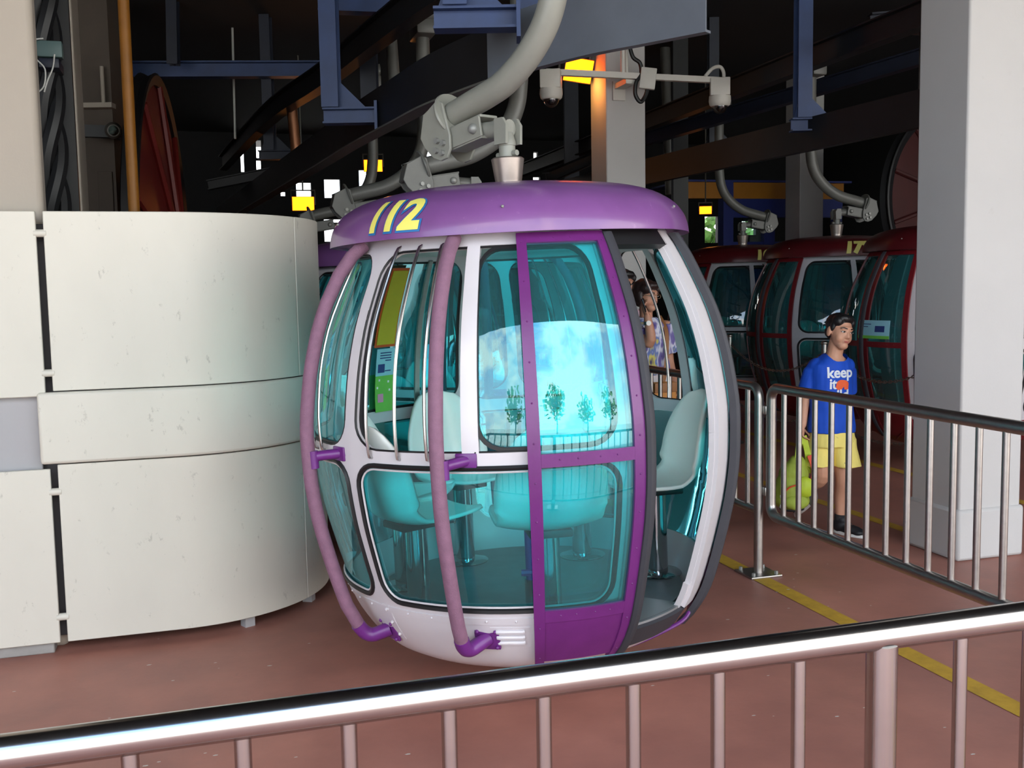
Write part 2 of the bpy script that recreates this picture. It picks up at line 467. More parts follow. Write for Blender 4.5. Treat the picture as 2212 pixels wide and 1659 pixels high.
# ---------------------------------------------------------------- curved white enclosure
EN = thing('curved_enclosure', 'white sheet metal enclosure with rounded end left of the purple cabin', 'enclosure', (-0.15, 5.62, 0))
def en_pt(s, off):   # s < 0: straight run to the left; s >= 0: degrees around the rounded end
    if s < 0: return Vector((s, -0.76 - off, 0))
    a = R_(s); rr = 0.76 + off
    return Vector((rr * math.sin(a), -rr * math.cos(a), 0))
def en_panel(s0, s1, z0, z1, off, thick, name, m, sag=0.0):
    b = MB(); st = []
    if s0 < 0: st += [s0] + ([-0.0001] if s1 >= 0 else [s1])
    if s1 >= 0:
        a0 = max(s0, 0); n = max(2, int((s1 - a0) / 4)); st += [a0 + (s1 - a0) * k / n for k in range(n + 1)]
    vs, fs = [], []
    for s in st:
        for (o_, z) in ((off - thick, z0), (off, z0), (off, z1), (off - thick, z1)):
            p = en_pt(s, o_); vs.append((p.x, p.y, z))
    for i in range(len(st) - 1):
        for k in range(4):
            l = (k + 1) % 4
            fs.append((i * 4 + k, i * 4 + l, i * 4 + 4 + l, i * 4 + 4 + k))
    fs += [(0, 1, 2, 3), tuple(len(vs) - 4 + k for k in (3, 2, 1, 0))]
    b.add(vs, fs)
    return b.build(name, m, EN, bevel=0.004)
SL, SR = -0.525, -0.495    # edges of the slot between flat and curved panels
ZT = 1.975
en_panel(SR, 52, 1.19, ZT, 0.0, 0.02, 'panel', 'panel_white')
en_panel(52.4, 128, 1.19, ZT, 0.0, 0.02, 'panel', 'panel_white')
en_panel(SR, 52, 0.055, 0.862, 0.0, 0.02, 'panel', 'panel_white')
en_panel(52.4, 128, 0.055, 0.862, 0.0, 0.02, 'panel', 'panel_white')
o = en_panel(-0.56, 128, 0.868, 1.186, 0.022, 0.045, 'rail_band', 'panel_white'); o.modifiers['bevel'].width = 0.014; o.modifiers['bevel'].segments = 3
en_panel(-2.6, SL, 1.168, ZT, 0.0, 0.02, 'panel', 'panel_white')
en_panel(-2.6, SL, 0.055, 0.845, 0.0, 0.02, 'panel', 'panel_white')
en_panel(-2.6, -0.56, 0.80, 1.20, -0.05, 0.02, 'recess_panel', 'panel_grey')
en_panel(-2.6, 125, 0.06, ZT - 0.05, -0.09, 0.02, 'inner_lining', 'panel_dark')
for z in (0.17, 0.74, 1.27, 1.88):
    b = MB(); b.tube([(SL - 0.01, -0.748, z), (SR + 0.01, -0.748, z)], 0.017, 12); b.build('spacer', 'panel_white', EN)
b = MB(); b.box((-1.53, -0.62, 0.03), (1.95, 0.22, 0.06)); b.build('kerb', 'kerb', EN, bevel=0.006)
for a in (25, 62, 95):
    p = en_pt(a, -0.06); b = MB(); b.box((p.x, p.y, 0.05), (0.05, 0.05, 0.10), R_(a)); b.build('foot', 'panel_grey', EN)

# ---------------------------------------------------------------- greenery outside
def tree(px_world, h, cr, label, name='tree', cat='tree', grp=None):
    t = thing(name, label, cat, px_world, group=grp)
    if h > 1.5:
        b = MB(); b.tube(smooth_path([(0, 0, 0), (.1, .05, h * .35), (.0, .1, h * .7)], 5), [.16 * (1 - .04 * i) for i in range(11)], 8); b.build('trunk', 'bark', t)
    b = MB(); rnd = random.Random(int(h * 1000))
    for k in range(260):
        u = Vector((rnd.gauss(0, 1), rnd.gauss(0, 1), rnd.gauss(0, 1))).normalized() * (rnd.random() ** .8) * cr
        c = Vector((u.x, u.y, h * (.72 if h > 1.5 else .5) + u.z * 1.15)); s = .16 * cr / 1.2
        M = Matrix.Translation(c) @ Matrix.Rotation(rnd.random() * 6, 4, Vector((rnd.random(), rnd.random(), rnd.random() + .1)))
        b.add([(-s, -s * .6, 0), (s, -s * .6, .1 * s), (s, s * .6, 0), (-s, s * .6, .1 * s)], [(0, 1, 2, 3)], M)
    o = b.build('foliage', 'leaf', t, smooth=False, doubles=False); o['kind'] = 'stuff'
    return t
c = on_y(1534, 500, 26.5); tree((c.x, c.y, -.1), 3.9, 1.5, 'sunlit green tree outside the back opening')
for (x, y, h, cr, l) in ((-6.5, -18, 6.0, 2.0, 'broad tree across the open ground, left of the others'), (1.5, -22, 7.5, 2.2, 'tallest tree across the open ground'), (7.0, -17, 5.2, 1.7, 'small tree across the open ground, right of the others'), (14.0, -21, 6.6, 2.1, 'outermost right tree across the open ground')):
    tree((x, y, -.1), h, cr, l, grp='trees across the open ground behind the photographer')

# ================================================================== gondola cabins
ZB = 0.165       # height of the cabin's underside; profile heights below are above the platform
def spline1(xs, ys):
    xs = np.array(xs, float); ys = np.array(ys, float)
    d = np.diff(ys) / np.diff(xs); mth = np.zeros(len(xs)); mth[0] = d[0]; mth[-1] = d[-1]
    for i in range(1, len(xs) - 1): mth[i] = 0 if d[i - 1] * d[i] <= 0 else 2 * d[i - 1] * d[i] / (d[i - 1] + d[i])
    def f(x):
        i = int(min(max(np.searchsorted(xs, x) - 1, 0), len(xs) - 2)); h = xs[i + 1] - xs[i]; t = (x - xs[i]) / h
        return float((2*t**3-3*t*t+1)*ys[i] + (t**3-2*t*t+t)*h*mth[i] + (-2*t**3+3*t*t)*ys[i+1] + (t**3-t*t)*h*mth[i+1])
    return f
PR = spline1([.205, .235, .285, .39, .46, .657, .80, .95, 1.09, 1.274, 1.46, 1.647, 1.72, 1.84],
             [.552, .605, .652, .716, .742, .798, .830, .848, .852, .832, .788, .710, .674, .600])
def surf(th, z, off=0.0):
    r = PR(z) + off; a = R_(th)
    return Vector((r * math.sin(a), -r * math.cos(a), z - ZB))
MPD = 0.0140     # metres per degree around the body
def rloop(t0, t1, z0, z1, rc, ns=14, nc=6):
    """rounded rectangle in (angle, height): counter-clockwise from the lower left"""
    rt = rc / MPD; P = []
    def side(a, b):
        for k in range(ns): P.append((a[0] + (b[0] - a[0]) * k / ns, a[1] + (b[1] - a[1]) * k / ns))
    def corner(cx, cz, a0):
        for k in range(nc):
            a = R_(a0 + 90 * k / nc); P.append((cx + rt * math.cos(a), cz + rc * math.sin(a)))
    side((t0 + rt, z0), (t1 - rt, z0)); corner(t1 - rt, z0 + rc, -90)
    side((t1, z0 + rc), (t1, z1 - rc)); corner(t1 - rt, z1 - rc, 0)
    side((t1 - rt, z1), (t0 + rt, z1)); corner(t0 + rt, z1 - rc, 90)
    side((t0, z1 - rc), (t0, z0 + rc)); corner(t0 + rt, z0 + rc, 180)
    return P
def ring_frame(b, outer, inner, off=0.0, rings=3):
    n = len(outer); base = []
    for j in range(rings + 1):
        s = j / rings
        base.append([surf(o_[0] + (i_[0] - o_[0]) * s, o_[1] + (i_[1] - o_[1]) * s, off) for o_, i_ in zip(outer, inner)])
    vs = [p for r in base for p in r]; fs = []
    for j in range(rings):
        for k in range(n):
            l = (k + 1) % n; fs.append((j * n + k, j * n + l, (j + 1) * n + l, (j + 1) * n + k))
    b.add(vs, fs)
def pane(b, loop, off=0.0, rings=10):
    n = len(loop); ct = sum(p[0] for p in loop) / n; cz = sum(p[1] for p in loop) / n
    vs = []; fs = []
    for j in range(rings):
        s = 1 - j / rings
        vs += [surf(ct + (p[0] - ct) * s, cz + (p[1] - cz) * s, off) for p in loop]
    for j in range(rings - 1):
        for k in range(n):
            l = (k + 1) % n; fs.append((j * n + k, j * n + l, (j + 1) * n + l, (j + 1) * n + k))
    vs.append(surf(ct, cz, off)); c = len(vs) - 1
    for k in range(n): fs.append(((rings - 1) * n + k, (rings - 1) * n + (k + 1) % n, c))
    b.add(vs, fs)
def patch(b, t0, t1, z0, z1, off=0.0, nt_=None, nz=None):
    nt_ = nt_ or max(1, int(abs(t1 - t0) / 3)); nz = nz or max(1, int((z1 - z0) / 0.05)); vs = []; fs = []
    for k in range(nz + 1):
        for i in range(nt_ + 1): vs.append(surf(t0 + (t1 - t0) * i / nt_, z0 + (z1 - z0) * k / nz, off))
    m = nt_ + 1
    for k in range(nz):
        for i in range(nt_): fs.append((k * m + i, k * m + i + 1, (k + 1) * m + i + 1, (k + 1) * m + i))
    b.add(vs, fs)
def gasket(loop, off, r):
    b = MB(); b.tube([surf(p[0], p[1], off) for p in loop], r, 6, closed=True); return b
def shrink(l, d):
    t0, t1, z0, z1, rc = l; return (t0 + d / MPD, t1 - d / MPD, z0 + d, z1 - d, max(0.01, rc - d))

OP0, OP1 = 31.0, 57.5                     # the doorway, degrees from the side facing the camera
CELLS = [(-45.4, OP0, -43.3, 23.0, True), (-107, -45.4, -105.5, -47.4, False), (OP1, 137.5, 77.5, 135.0, True), (137.5, 199, 139.2, 197.6, False), (199, 253, 200.4, 251.6, False)]
ZL0, ZL1, ZU0, ZU1 = 0.442, 1.030, 1.030, 1.772
def make_cabin(name):
    t = empty(name)
    # ---- body shell: skirt bowl, window frames, top ring
    b = MB()
    bowl = [(0.001, 0.0), (0.30, 0.002), (0.42, 0.008), (0.50, 0.022), (0.552, 0.040)]
    b.lathe(bowl, 96)
    b.lathe([(PR(z), z - ZB) for z in np.linspace(.205, .335, 6)], 96)
    for k in range(8, 16 + 81):
        if not 8 <= k < 15:
            b.lathe([(PR(z), z - ZB) for z in np.linspace(.335, .442, 5)], 1, a0=k * 3.75, a1=k * 3.75 + 3.75)
    b.build('skirt_bowl', 'skirt_white', t, ang=50, solid=0.022)
    b = MB()
    b.lathe([(PR(z), z - ZB) for z in np.linspace(1.772, 1.838, 4)], 96)
    for (c0, c1, w0, w1, big) in CELLS:
        ring_frame(b, rloop(c0, c1, ZL0, ZL1, 0.001), rloop(w0, w1, .474, 1.003, .085))
        ring_frame(b, rloop(c0, c1, ZU0, ZU1, 0.001), rloop(w0, w1, 1.058, 1.752, .10))
    b.build('body_shell', 'shell_white', t, ang=50, solid=0.022)
    # belt moulding and skirt strip with rivets
    b = MB(); b.lathe([(PR(.420) + .013, .420 - ZB), (PR(.446) + .013, .446 - ZB)], 96, a0=OP1, a1=360 + OP0)
    st = b.build('skirt_strip', 'shell_white', t, solid=0.004)
    b = MB()
    for k in range(40):
        th = OP1 + 4 + k * 8.2
        if th < 360 + OP0 - 3: b.ball(surf(th, .433, .015), .0048, 5)
    o = b.build('rivets', 'shell_white', st); o['kind'] = 'stuff'
    # ---- windows
    for (c0, c1, w0, w1, big) in CELLS:
        L = (w0, w1, .474, 1.003, .085); lp = rloop(*L)
        b = MB(); pane(b, lp, 0.0); p = b.build('lower_pane', 'teal_glass', t)
        b = gasket(lp, .012, .010); b.build('gasket', 'trim_black', p)
        b = gasket(rloop(*shrink(L, .014)), .010, .004); b.build('gasket_bead', 'shell_white', p)
        U = (w0, w1, 1.058, 1.752, .10)
        if big:
            s = 1 if w0 < 0 else -1
            mul = -11.4 if s > 0 else 115.0
            b = MB(); patch(b, mul - 2.0, mul + 2.0, 1.05, 1.765, .001); b.build('mullion', 'shell_white', t, solid=.022)
            g0, g1 = (mul + 1.2, w1) if s > 0 else (w0, mul - 1.2)
            G = rloop(g0, g1, 1.058, 1.752, .095)
            b = MB(); pane(b, G, -.004); p = b.build('upper_pane', 'teal_glass', t)
            b = MB(); ring_frame(b, rloop(g0, g1, 1.058, 1.752, .095), rloop(*shrink((g0, g1, 1.058, 1.752, .095), .014)), .002, 1)
            b.build('pane_frame', 'trim_black', p, solid=.014)
            # the pane slid behind: black upright of the open half, steel bars in front
            e = w0 + 1.0 if s > 0 else w1 - 1.0
            b = MB(); patch(b, e - 1.0, e + 1.0, 1.065, 1.745, -.014); b.build('slide_channel', 'trim_black', t, solid=.012)
            bars = (-37.8, -29.3, -21.5) if s > 0 else (126.5,)
        else:
            G = rloop(*U)
            half = (w0 + w1) / 2
            gl = (w0, w1)
            b = MB(); pane(b, rloop(gl[0], gl[1], 1.058, 1.752, .07), -.004); p = b.build('upper_pane', 'teal_glass', t)
            b = MB(); ring_frame(b, rloop(gl[0], gl[1], 1.058, 1.752, .07), rloop(*shrink((gl[0], gl[1], 1.058, 1.752, .07), .012)), .0, 1)
            b.build('pane_frame', 'trim_black', p, solid=.012)
            bars = (-58.5, -64, -70) if w0 < 0 else (w0 + 12,)
        b = gasket(rloop(*U), .008, .0042); b.build('window_trim', 'trim_black', t)
        for th in bars:
            pts = [surf(th, 1.772, .004), surf(th, 1.765, .022)] + [surf(th, z, .024 + .016 * math.sin(math.pi * (z - 1.04) / .72)) for z in np.linspace(1.75, 1.05, 14)] + [surf(th, 1.035, .022), surf(th, 1.028, .003)]
            b = MB(); b.tube(pts, .0062, 8); b.build('guard_bar', 'bar_steel', t)
    # ---- doorway: header, jambs, sill, threshold
    b = MB(); patch(b, OP0 - 1, OP1 + 1, 1.735, 1.80, .012); b.build('door_header', 'trim_black', t, solid=.03)
    b = MB(); patch(b, OP1 + .2, OP1 + 9, .345, 1.79, .012); b.build('jamb', 'shell_white', t, solid=.03)
    b = MB(); patch(b, OP0 - 6, OP0 - .2, .345, 1.79, .006); b.build('jamb', 'shell_white', t, solid=.03)
    b = MB(); patch(b, OP0 - 3, OP1 + 3, .262, .342, .010); b.build('sill', 'rubber', t, solid=.03)
    b = MB(); b.lathe([(PR(.34) - .16, .348 - ZB), (PR(.34) + .012, .345 - ZB)], 14, a0=OP0 - 2, a1=OP1 + 2); b.build('threshold', 'sill_grey', t, solid=.01)
    # ---- inside: floor, inner lining, ceiling
    b = MB(); b.lathe([(.001, .335 - ZB), (.60, .335 - ZB), (.655, .345 - ZB)], 64); b.build('cabin_floor', 'cabin_floor', t)
    b = MB(); b.lathe([(.001, 1.80 - ZB), (.45, 1.79 - ZB), (.60, 1.765 - ZB)], 64); b.build('headlining', 'inner_white', t)
    b = MB(); b.lathe([(.001, .44 - ZB), (.022, .44 - ZB), (.022, .74 - ZB), (.03, .745 - ZB), (.03, .76 - ZB), (.001, .76 - ZB)], 16, Matrix.Translation((.02, -.24, 0))); b.tube([(-.02, -.26, .47 - ZB), (.06, -.26, .47 - ZB)], .014, 8); gp = b.build('grab_post', 'bracket_purple', t)
    b = MB(); b.lathe([(.001, .335 - ZB), (.028, .335 - ZB), (.028, .44 - ZB), (.001, .44 - ZB)], 16, Matrix.Translation((.02, -.24, 0))); b.build('post_socket', 'chrome', gp)
    # ---- louvre plates
    for th in (-5.2, 97.0, -150.0):
        b = MB(); patch(b, th - 5.6, th + 5.6, .322, .408, .012); p = b.build('louvre_plate', 'shell_white', t, solid=.004)
        for z in (.342, .366, .390):
            b = MB(); b.tube([surf(th - 3.8, z, .013), surf(th - 3.3, z, .016), surf(th + 3.3, z, .016), surf(th + 3.8, z, .013)], .0088, 8); b.build('louvre', 'shell_white', p)
    # ---- access hatch strip next to the corner bumper
    b = MB(); patch(b, -46.5, -43.5, .30, .45, .012); p = b.build('hatch_strip', 'shell_white', t, solid=.004)
    for z in (.32, .375, .43):
        b = MB(); b.ball(surf(-45, z, .016), .007, 6); b.build('bolt', 'shell_white', p)
    # ---- bumpers
    for th in (-17, -55, -112, 109, 147, 204):
        ze = .372 if th in (-17, 109) else .340
        pts = [surf(th, 1.79, .045), surf(th, 1.75, .072), surf(th, 1.68, .092)] + [surf(th, z, .102) for z in np.linspace(1.58, .44, 22)] + [surf(th, ze, .098)]
        b = MB(); b.tube(pts, .0255, 14); bp = b.build('bumper', 'bumper_pink', t)
        dth = -6.5 if th > 46 and th < 226 else 6.5
        e = [surf(th, ze + .015, .099), surf(th, ze - .012, .097), surf(th + dth * .06, ze - .030, .090), surf(th + dth * .2, ze - .035, .072), surf(th + dth * .5, ze - .022, .036), surf(th + dth * .75, ze - .012, .006)]
        b = MB(); b.tube(smooth_path(e, 4), .0275, 12); b.build('elbow', 'bracket_purple', bp)
        fc = surf(th + dth * .75, ze - .012, .010); nrm = (surf(th + dth * .75, ze - .012, .1) - fc + Vector((0, 0, -.03))).normalized()
        M = frame_z(fc, nrm)
        b = MB(); b.box((0, 0, 0), (.092, .092, .012), mtx=M, ch=.004)
        for sx in (-1, 1):
            for sy in (-1, 1): b.ball((sx * .034, sy * .034, .008), .008, 5, mtx=M)
        b.build('flange', 'bracket_purple', bp)
        zc = 1.03; fc = surf(th + dth * .7, zc, .012)
        b = MB(); b.tube([surf(th, zc - .01, .098), surf(th + dth * .3, zc - .004, .06), surf(th + dth * .7, zc, .006)], .019, 10)
        b.tube([surf(th + dth * .16, zc - .05, .090), surf(th + dth * .16, zc + .015, .090)], .018, 10)
        nrm = (surf(th + dth * .7, zc, .1) - fc).normalized()
        b.box((0, 0, 0), (.052, .075, .012), mtx=frame_z(fc, nrm), ch=.004)
        b.build('bracket', 'bracket_purple', bp)
    # ---- sliding doors
    def door(mir):
        q = (lambda a: 92 - a) if mir else (lambda a: a)
        def pt(b, a0, a1, z0, z1, off): 
            x0, x1 = sorted((q(a0), q(a1))); patch(b, x0, x1, z0, z1, off)
        o_ = .046; b = MB()
        pt(b, 2.2, 5.0, .235, 1.79, o_); pt(b, 26.2, 29.0, .235, 1.79, o_)
        pt(b, 5.0, 26.2, 1.755, 1.79, o_); pt(b, 5.0, 26.2, 1.005, 1.05, o_); pt(b, 5.0, 26.2, .44, .485, o_)
        d = b.build('sliding_door', 'door_purple', t, solid=.016)
        b = MB(); pt(b, 5.0, 26.2, .262, .44, o_ - .002); b.build('kick_panel', 'door_purple', d, solid=.01)
        x0, x1 = sorted((q(4.8), q(26.4)))
        b = MB(); patch(b, x0, x1, 1.045, 1.76, o_); b.build('door_pane', 'teal_glass', d)
        b = MB(); patch(b, x0, x1, .48, 1.01, o_); b.build('door_pane', 'teal_glass', d)
        b = MB()
        pts = [surf(q(30.2), z, .052) for z in np.linspace(1.79, .24, 40)]
        wd = Vector((math.sin(R_(q(30.2))), -math.cos(R_(q(30.2))), 0)); tg = Vector((wd.y, -wd.x, 0))
        for i in range(len(pts) - 1):
            vs = []
            for p in (pts[i], pts[i + 1]):
                for (u_, v_) in ((-.018, -.016), (-.018, .012), (-.008, .020), (.008, .020), (.018, .010), (.018, -.016)): vs.append(p + tg * u_ + wd * v_)
            b.add(vs, [(k, (k + 1) % 6, 6 + (k + 1) % 6, 6 + k) for k in range(6)] + ([(0, 1, 2, 3, 4, 5)] if i == 0 else []) + ([(6, 7, 8, 9, 10, 11)] if i == len(pts) - 2 else []))
        b.build('rubber_edge', 'rubber', d)
        b = MB()
        for z in np.linspace(.28, 1.76, 12):
            for a in (3.6, 27.6): b.ball(surf(q(a), z, o_ + .008), .0035, 4)
        for a in (9, 13, 18, 22):
            for z in (1.03, 1.772, .462): b.ball(surf(q(a), z, o_ + .008), .0035, 4)
        o2 = b.build('screws', 'door_purple', d); o2['kind'] = 'stuff'
        return d
    dl = door(False); dl.rotation_euler = (0, 0, R_(-.8)); dr = door(True); dr.rotation_euler = (0, 0, R_(4.5))
    b = MB(); b.tube(smooth_path([surf(66, .30, .045), surf(62, .265, .05), surf(54, .225, .02), surf(46, .20, .01)], 5), .008, 8); b.build('door_stay', 'bracket_purple', t)
    # ---- roof
    prof = [(.715, 1.800), (.737, 1.796), (.739, 1.803), (.733, 1.840), (.716, 1.880), (.675, 1.925), (.59, 1.968), (.44, 1.998), (.24, 2.014), (.075, 2.020), (.001, 2.021)]
    rs = smooth_path([(p[0], 0, p[1]) for p in prof], 4)
    b = MB(); n = 128; vs = []; fs = []
    def roof_k(th):
        x = ((th - 9 + 22.5) % 45) - 22.5
        return 1 - .006 * (1 - abs(x) / 22.5) ** 1.0 if False else (math.cos(R_(22.5)) / math.cos(R_(22.5 - abs(x)))) ** .28
    for p in rs:
        for k in range(n):
            th = 360 * k / n + 9; r = p.x * roof_k(th); a = R_(th); vs.append((r * math.sin(a), -r * math.cos(a), p.z - ZB))
    for i in range(len(rs) - 1):
        for k in range(n): l = (k + 1) % n; fs.append((i * n + k, i * n + l, (i + 1) * n + l, (i + 1) * n + k))
    b.add(vs, fs)
    # underside lip
    b.lathe([(.715, 1.80 - ZB), (.60, 1.815 - ZB)], 96)
    roof = b.build('roof', 'roof_purple', t, ang=20)
    for th in (-2, -75, 62, 130, 200): 
        b = MB(); b.ball((.705 * math.sin(R_(th)), -.705 * math.cos(R_(th)), 1.886 - ZB), .006, 5); b.build('roof_screw', 'bolt_grey', roof)
    # ---- six chairs around the inside
    for th in (9, -53, -100, -148, 150, 101):
        ch = empty('chair'); ch.parent = t
        a = R_(th); rr = .585 if th == 101 else .535; ch.location = (rr * math.sin(a), -rr * math.cos(a), .335 - ZB); ch.rotation_euler = (0, 0, a + math.pi / 2)
        for nme, me, m in CHAIR:
            o = bpy.data.objects.new(nme, me); COL.objects.link(o); o.parent = ch
            if nme == 'seat_shell':
                q = o.modifiers.new('thickness', 'SOLIDIFY'); q.thickness = .014; q.offset = 0
    # ---- posters inside the rear left pane
    for (t0, t1, z0, z1, m, off) in ((-134, -124.5, 1.36, 1.72, 'poster_orange', -.020), (-133.4, -125.2, 1.372, 1.708, 'poster_yellow', -.024),
                                     (-134, -126, 1.225, 1.352, 'poster_sky', -.022), (-134, -126, 1.055, 1.225, 'poster_green', -.022)):
        b = MB(); patch(b, t0, t1, z0, z1, off); b.build('poster', m, t, solid=.003)
    for z in (1.33, 1.318, 1.306, 1.294, 1.245):
        b = MB(); patch(b, -132.5, -127.5 if z > 1.3 else -130, z, z + .005, -.0255, 3, 1); b.build('print_line', 'ink', t, solid=.001)
    b = MB(); patch(b, -129.8, -126.8, 1.24, 1.28, -.0255, 2, 1); b.build('print_block', 'ink', t, solid=.001)
    b = MB(); patch(b, -129.5, -127, 1.10, 1.14, -.0255, 2, 1); b.build('print_block', 'pink_print', t, solid=.001)
    for (a, z) in ((-132, 1.19), (-128, 1.20), (-127.2, 1.165), (-132.6, 1.15)):
        b = MB(); patch(b, a, a + .7, z, z + .01, -.0255, 1, 1); b.build('print_dot', 'white_print', t, solid=.001)
    b = MB(); patch(b, -144.6, -142.8, 1.055, 1.75, -.02); b.build('inner_strut', 'steel_dull', t, solid=.012)
    # ---- suspension: hub on the roof, clevis, link, bracket, bent arm; e points from the bracket over the doorway
    e = Vector((math.sin(R_(46)), -math.cos(R_(46)), 0)); sd = Vector((e.y, -e.x, 0))
    def S(s, z, y=0.0): return e * s + sd * y + Vector((0, 0, z - ZB))
    b = MB(); b.lathe([(.001, 2.008 - ZB), (.058, 2.008 - ZB), (.052, 2.03 - ZB), (.055, 2.045 - ZB), (.066, 2.12 - ZB), (.068, 2.132 - ZB), (.06, 2.138 - ZB), (.001, 2.138 - ZB)], 32); hub = b.build('hub', 'hub_metal', t)
    b = MB(); b.lathe([(.001, 2.13 - ZB), (.034, 2.13 - ZB), (.034, 2.185 - ZB), (.037, 2.186 - ZB), (.037, 2.20 - ZB), (.032, 2.215 - ZB), (.026, 2.24 - ZB), (.001, 2.243 - ZB)], 24); b.tube([S(-.055, 2.153), S(.055, 2.153)], .012, 10); b.build('shaft', 'arm_grey', t)
    b = MB()
    b.tube([S(-.15, 2.265), S(.02, 2.255)], .036, 16)
    for y in (-.042, .042): b.prism([(-.035, -.055), (.03, -.055), (.035, .02), (.015, .05), (-.03, .05)], .014, frame_z(S(0.01, 2.245, y), sd, e))
    b.build('clevis', 'arm_grey', t)
    b = MB()
    for y in (-.05, .05): b.box((0, 0, 0), (.20, .085, .012), mtx=frame_z(S(-.195, 2.262, y), sd, e + Vector((0, 0, .16))))
    b.box((0, 0, 0), (.20, .10, .012), mtx=frame_z(S(-.195, 2.305), Vector((0, 0, 1)) - e * .16, e + Vector((0, 0, .16))))
    b.box((0, 0, 0), (.20, .10, .012), mtx=frame_z(S(-.195, 2.219), Vector((0, 0, 1)) - e * .16, e + Vector((0, 0, .16))))
    lk = b.build('link', 'arm_grey', t, bevel=.003)
    b = MB(); b.ball(S(-.135, 2.27, -.058), .022, 8); b.ball(S(-.135, 2.27, .058), .022, 8); b.build('pin', 'bolt_grey', lk)
    # bracket: two cheek plates joined by a folded top, with a saddle flange around the arm
    poly = [(-.45, 2.27), (-.425, 2.365), (-.335, 2.415), (-.30, 2.40), (-.285, 2.34), (-.262, 2.26), (-.262, 2.205), (-.285, 2.168), (-.325, 2.16), (-.37, 2.175), (-.425, 2.225)]
    b = MB()
    for y in (-.068, .068):
        M = Matrix((e, Vector((0, 0, 1)), sd)).transposed().to_4x4(); M.translation = sd * y + Vector((0, 0, -ZB))
        b.prism(poly, .014, M)
    tops = [(-.45, 2.27), (-.425, 2.365), (-.335, 2.415)]
    for i in range(2):
        (s0, z0), (s1, z1) = tops[i], tops[i + 1]
        b.add([S(s0, z0, -.07), S(s1, z1, -.07), S(s1, z1, .07), S(s0, z0, .07), S(s0 + .01, z0 - .012, -.07), S(s1 + .006, z1 - .014, -.07), S(s1 + .006, z1 - .014, .07), S(s0 + .01, z0 - .012, .07)],
              [(0, 1, 2, 3), (7, 6, 5, 4), (0, 4, 5, 1), (1, 5, 6, 2), (2, 6, 7, 3), (3, 7, 4, 0)])
    br = b.build('bracket', 'arm_grey', t, bevel=.004)
    b = MB()
    for y, sgn in ((-.076, -1), (.076, 1)):
        for (s, z) in ((-.335, 2.245), (-.298, 2.232), (-.345, 2.205), (-.308, 2.192)): b = MB(); b.tube([S(s, z, y - .004 * sgn), S(s, z, y + .014 * sgn)], .013, 6); b.build('bolt', 'bolt_grey', br)
    ax = (S(-.29, 2.362) - S(-.42, 2.315)).normalized()
    b = MB(); b.lathe([(.056, 0), (.10, -.004), (.104, .004), (.10, .012), (.056, .012)], 28, frame_z(S(-.315, 2.352), ax)); b.build('saddle', 'arm_grey', br)
    apts = [S(-.40, 2.32), S(-.32, 2.352), S(-.20, 2.384), S(-.10, 2.407), S(0, 2.438), S(.11, 2.50), S(.195, 2.572), S(.255, 2.65), S(.295, 2.75), S(.312, 2.86), S(.32, 3.0), S(.32, 3.25), S(.32, 3.62)]
    b = MB(); b.tube(smooth_path(apts, 6), .0545, 20); b.build('hanger_arm', 'arm_grey', t)
    b = MB(); b.box((0, 0, 0), (.16, .34, .12), mtx=frame_z(S(.32, 3.66), (0, 0, 1), e), ch=.02)
    for y in (-.12, .12): b.tube([S(.29, 3.76, y), S(.39, 3.76, y)], .07, 16)
    b.build('grip', 'arm_dim', t)
    return t

def chair_meshes():
    pf = smooth_path([(.205, 0, .012), (.13, 0, -.004), (.02, 0, -.012), (-.08, 0, -.004), (-.15, 0, .03), (-.185, 0, .095), (-.20, 0, .18), (-.213, 0, .28), (-.235, 0, .395)], 4)
    nv = len(pf); nu = 16; b = MB(); vs = []; fs = []
    for i, p in enumerate(pf):
        v = i / (nv - 1)
        wd = .195 if v < .5 else .205
        if v < .12: wd *= .80 + .20 * math.sqrt(max(0, 1 - ((.12 - v) / .12) ** 2))
        if v > .66: wd *= math.sqrt(max(0.0, 1 - ((v - .66) / .342) ** 2.2))
        tg = (pf[min(i + 1, nv - 1)] - pf[max(i - 1, 0)]).normalized(); nr = Vector((-tg.z, 0, tg.x))
        if nr.z < 0 and v < .4: nr = -nr
        nr = Vector((abs(tg.z), 0, abs(tg.x)))          # towards the sitter
        curl = .028 if v < .35 else .028 + .05 * min(1, (v - .35) / .2)
        for k in range(nu + 1):
            u_ = -1 + 2 * k / nu
            q = p + nr * curl * abs(u_) ** 2.4 * (wd / .2) ** 1.5; vs.append((q.x, u_ * wd, q.z + .40))
    for i in range(nv - 1):
        for k in range(nu): fs.append((i * (nu + 1) + k, i * (nu + 1) + k + 1, (i + 1) * (nu + 1) + k + 1, (i + 1) * (nu + 1) + k))
    b.add(vs, fs); A = b.build('seat_shell', 'chair_white')
    b = MB(); b.lathe([(.001, .012), (.045, .012), (.045, .365), (.001, .365)], 24); B = b.build('pedestal', 'chrome')
    b = MB(); b.lathe([(.001, .002), (.105, .002), (.108, .008), (.10, .013), (.05, .018), (.001, .018)], 28); Cc = b.build('base_disc', 'chrome')
    b = MB(); b.box((.0, 0, .375), (.20, .16, .028), ch=.006); D = b.build('seat_mount', 'trim_black')
    r = []
    for o in (A, B, Cc, D):
        r.append((o.name.split('.')[0], o.data, None)); bpy.data.objects.remove(o)
    return r
CHAIR = chair_meshes()

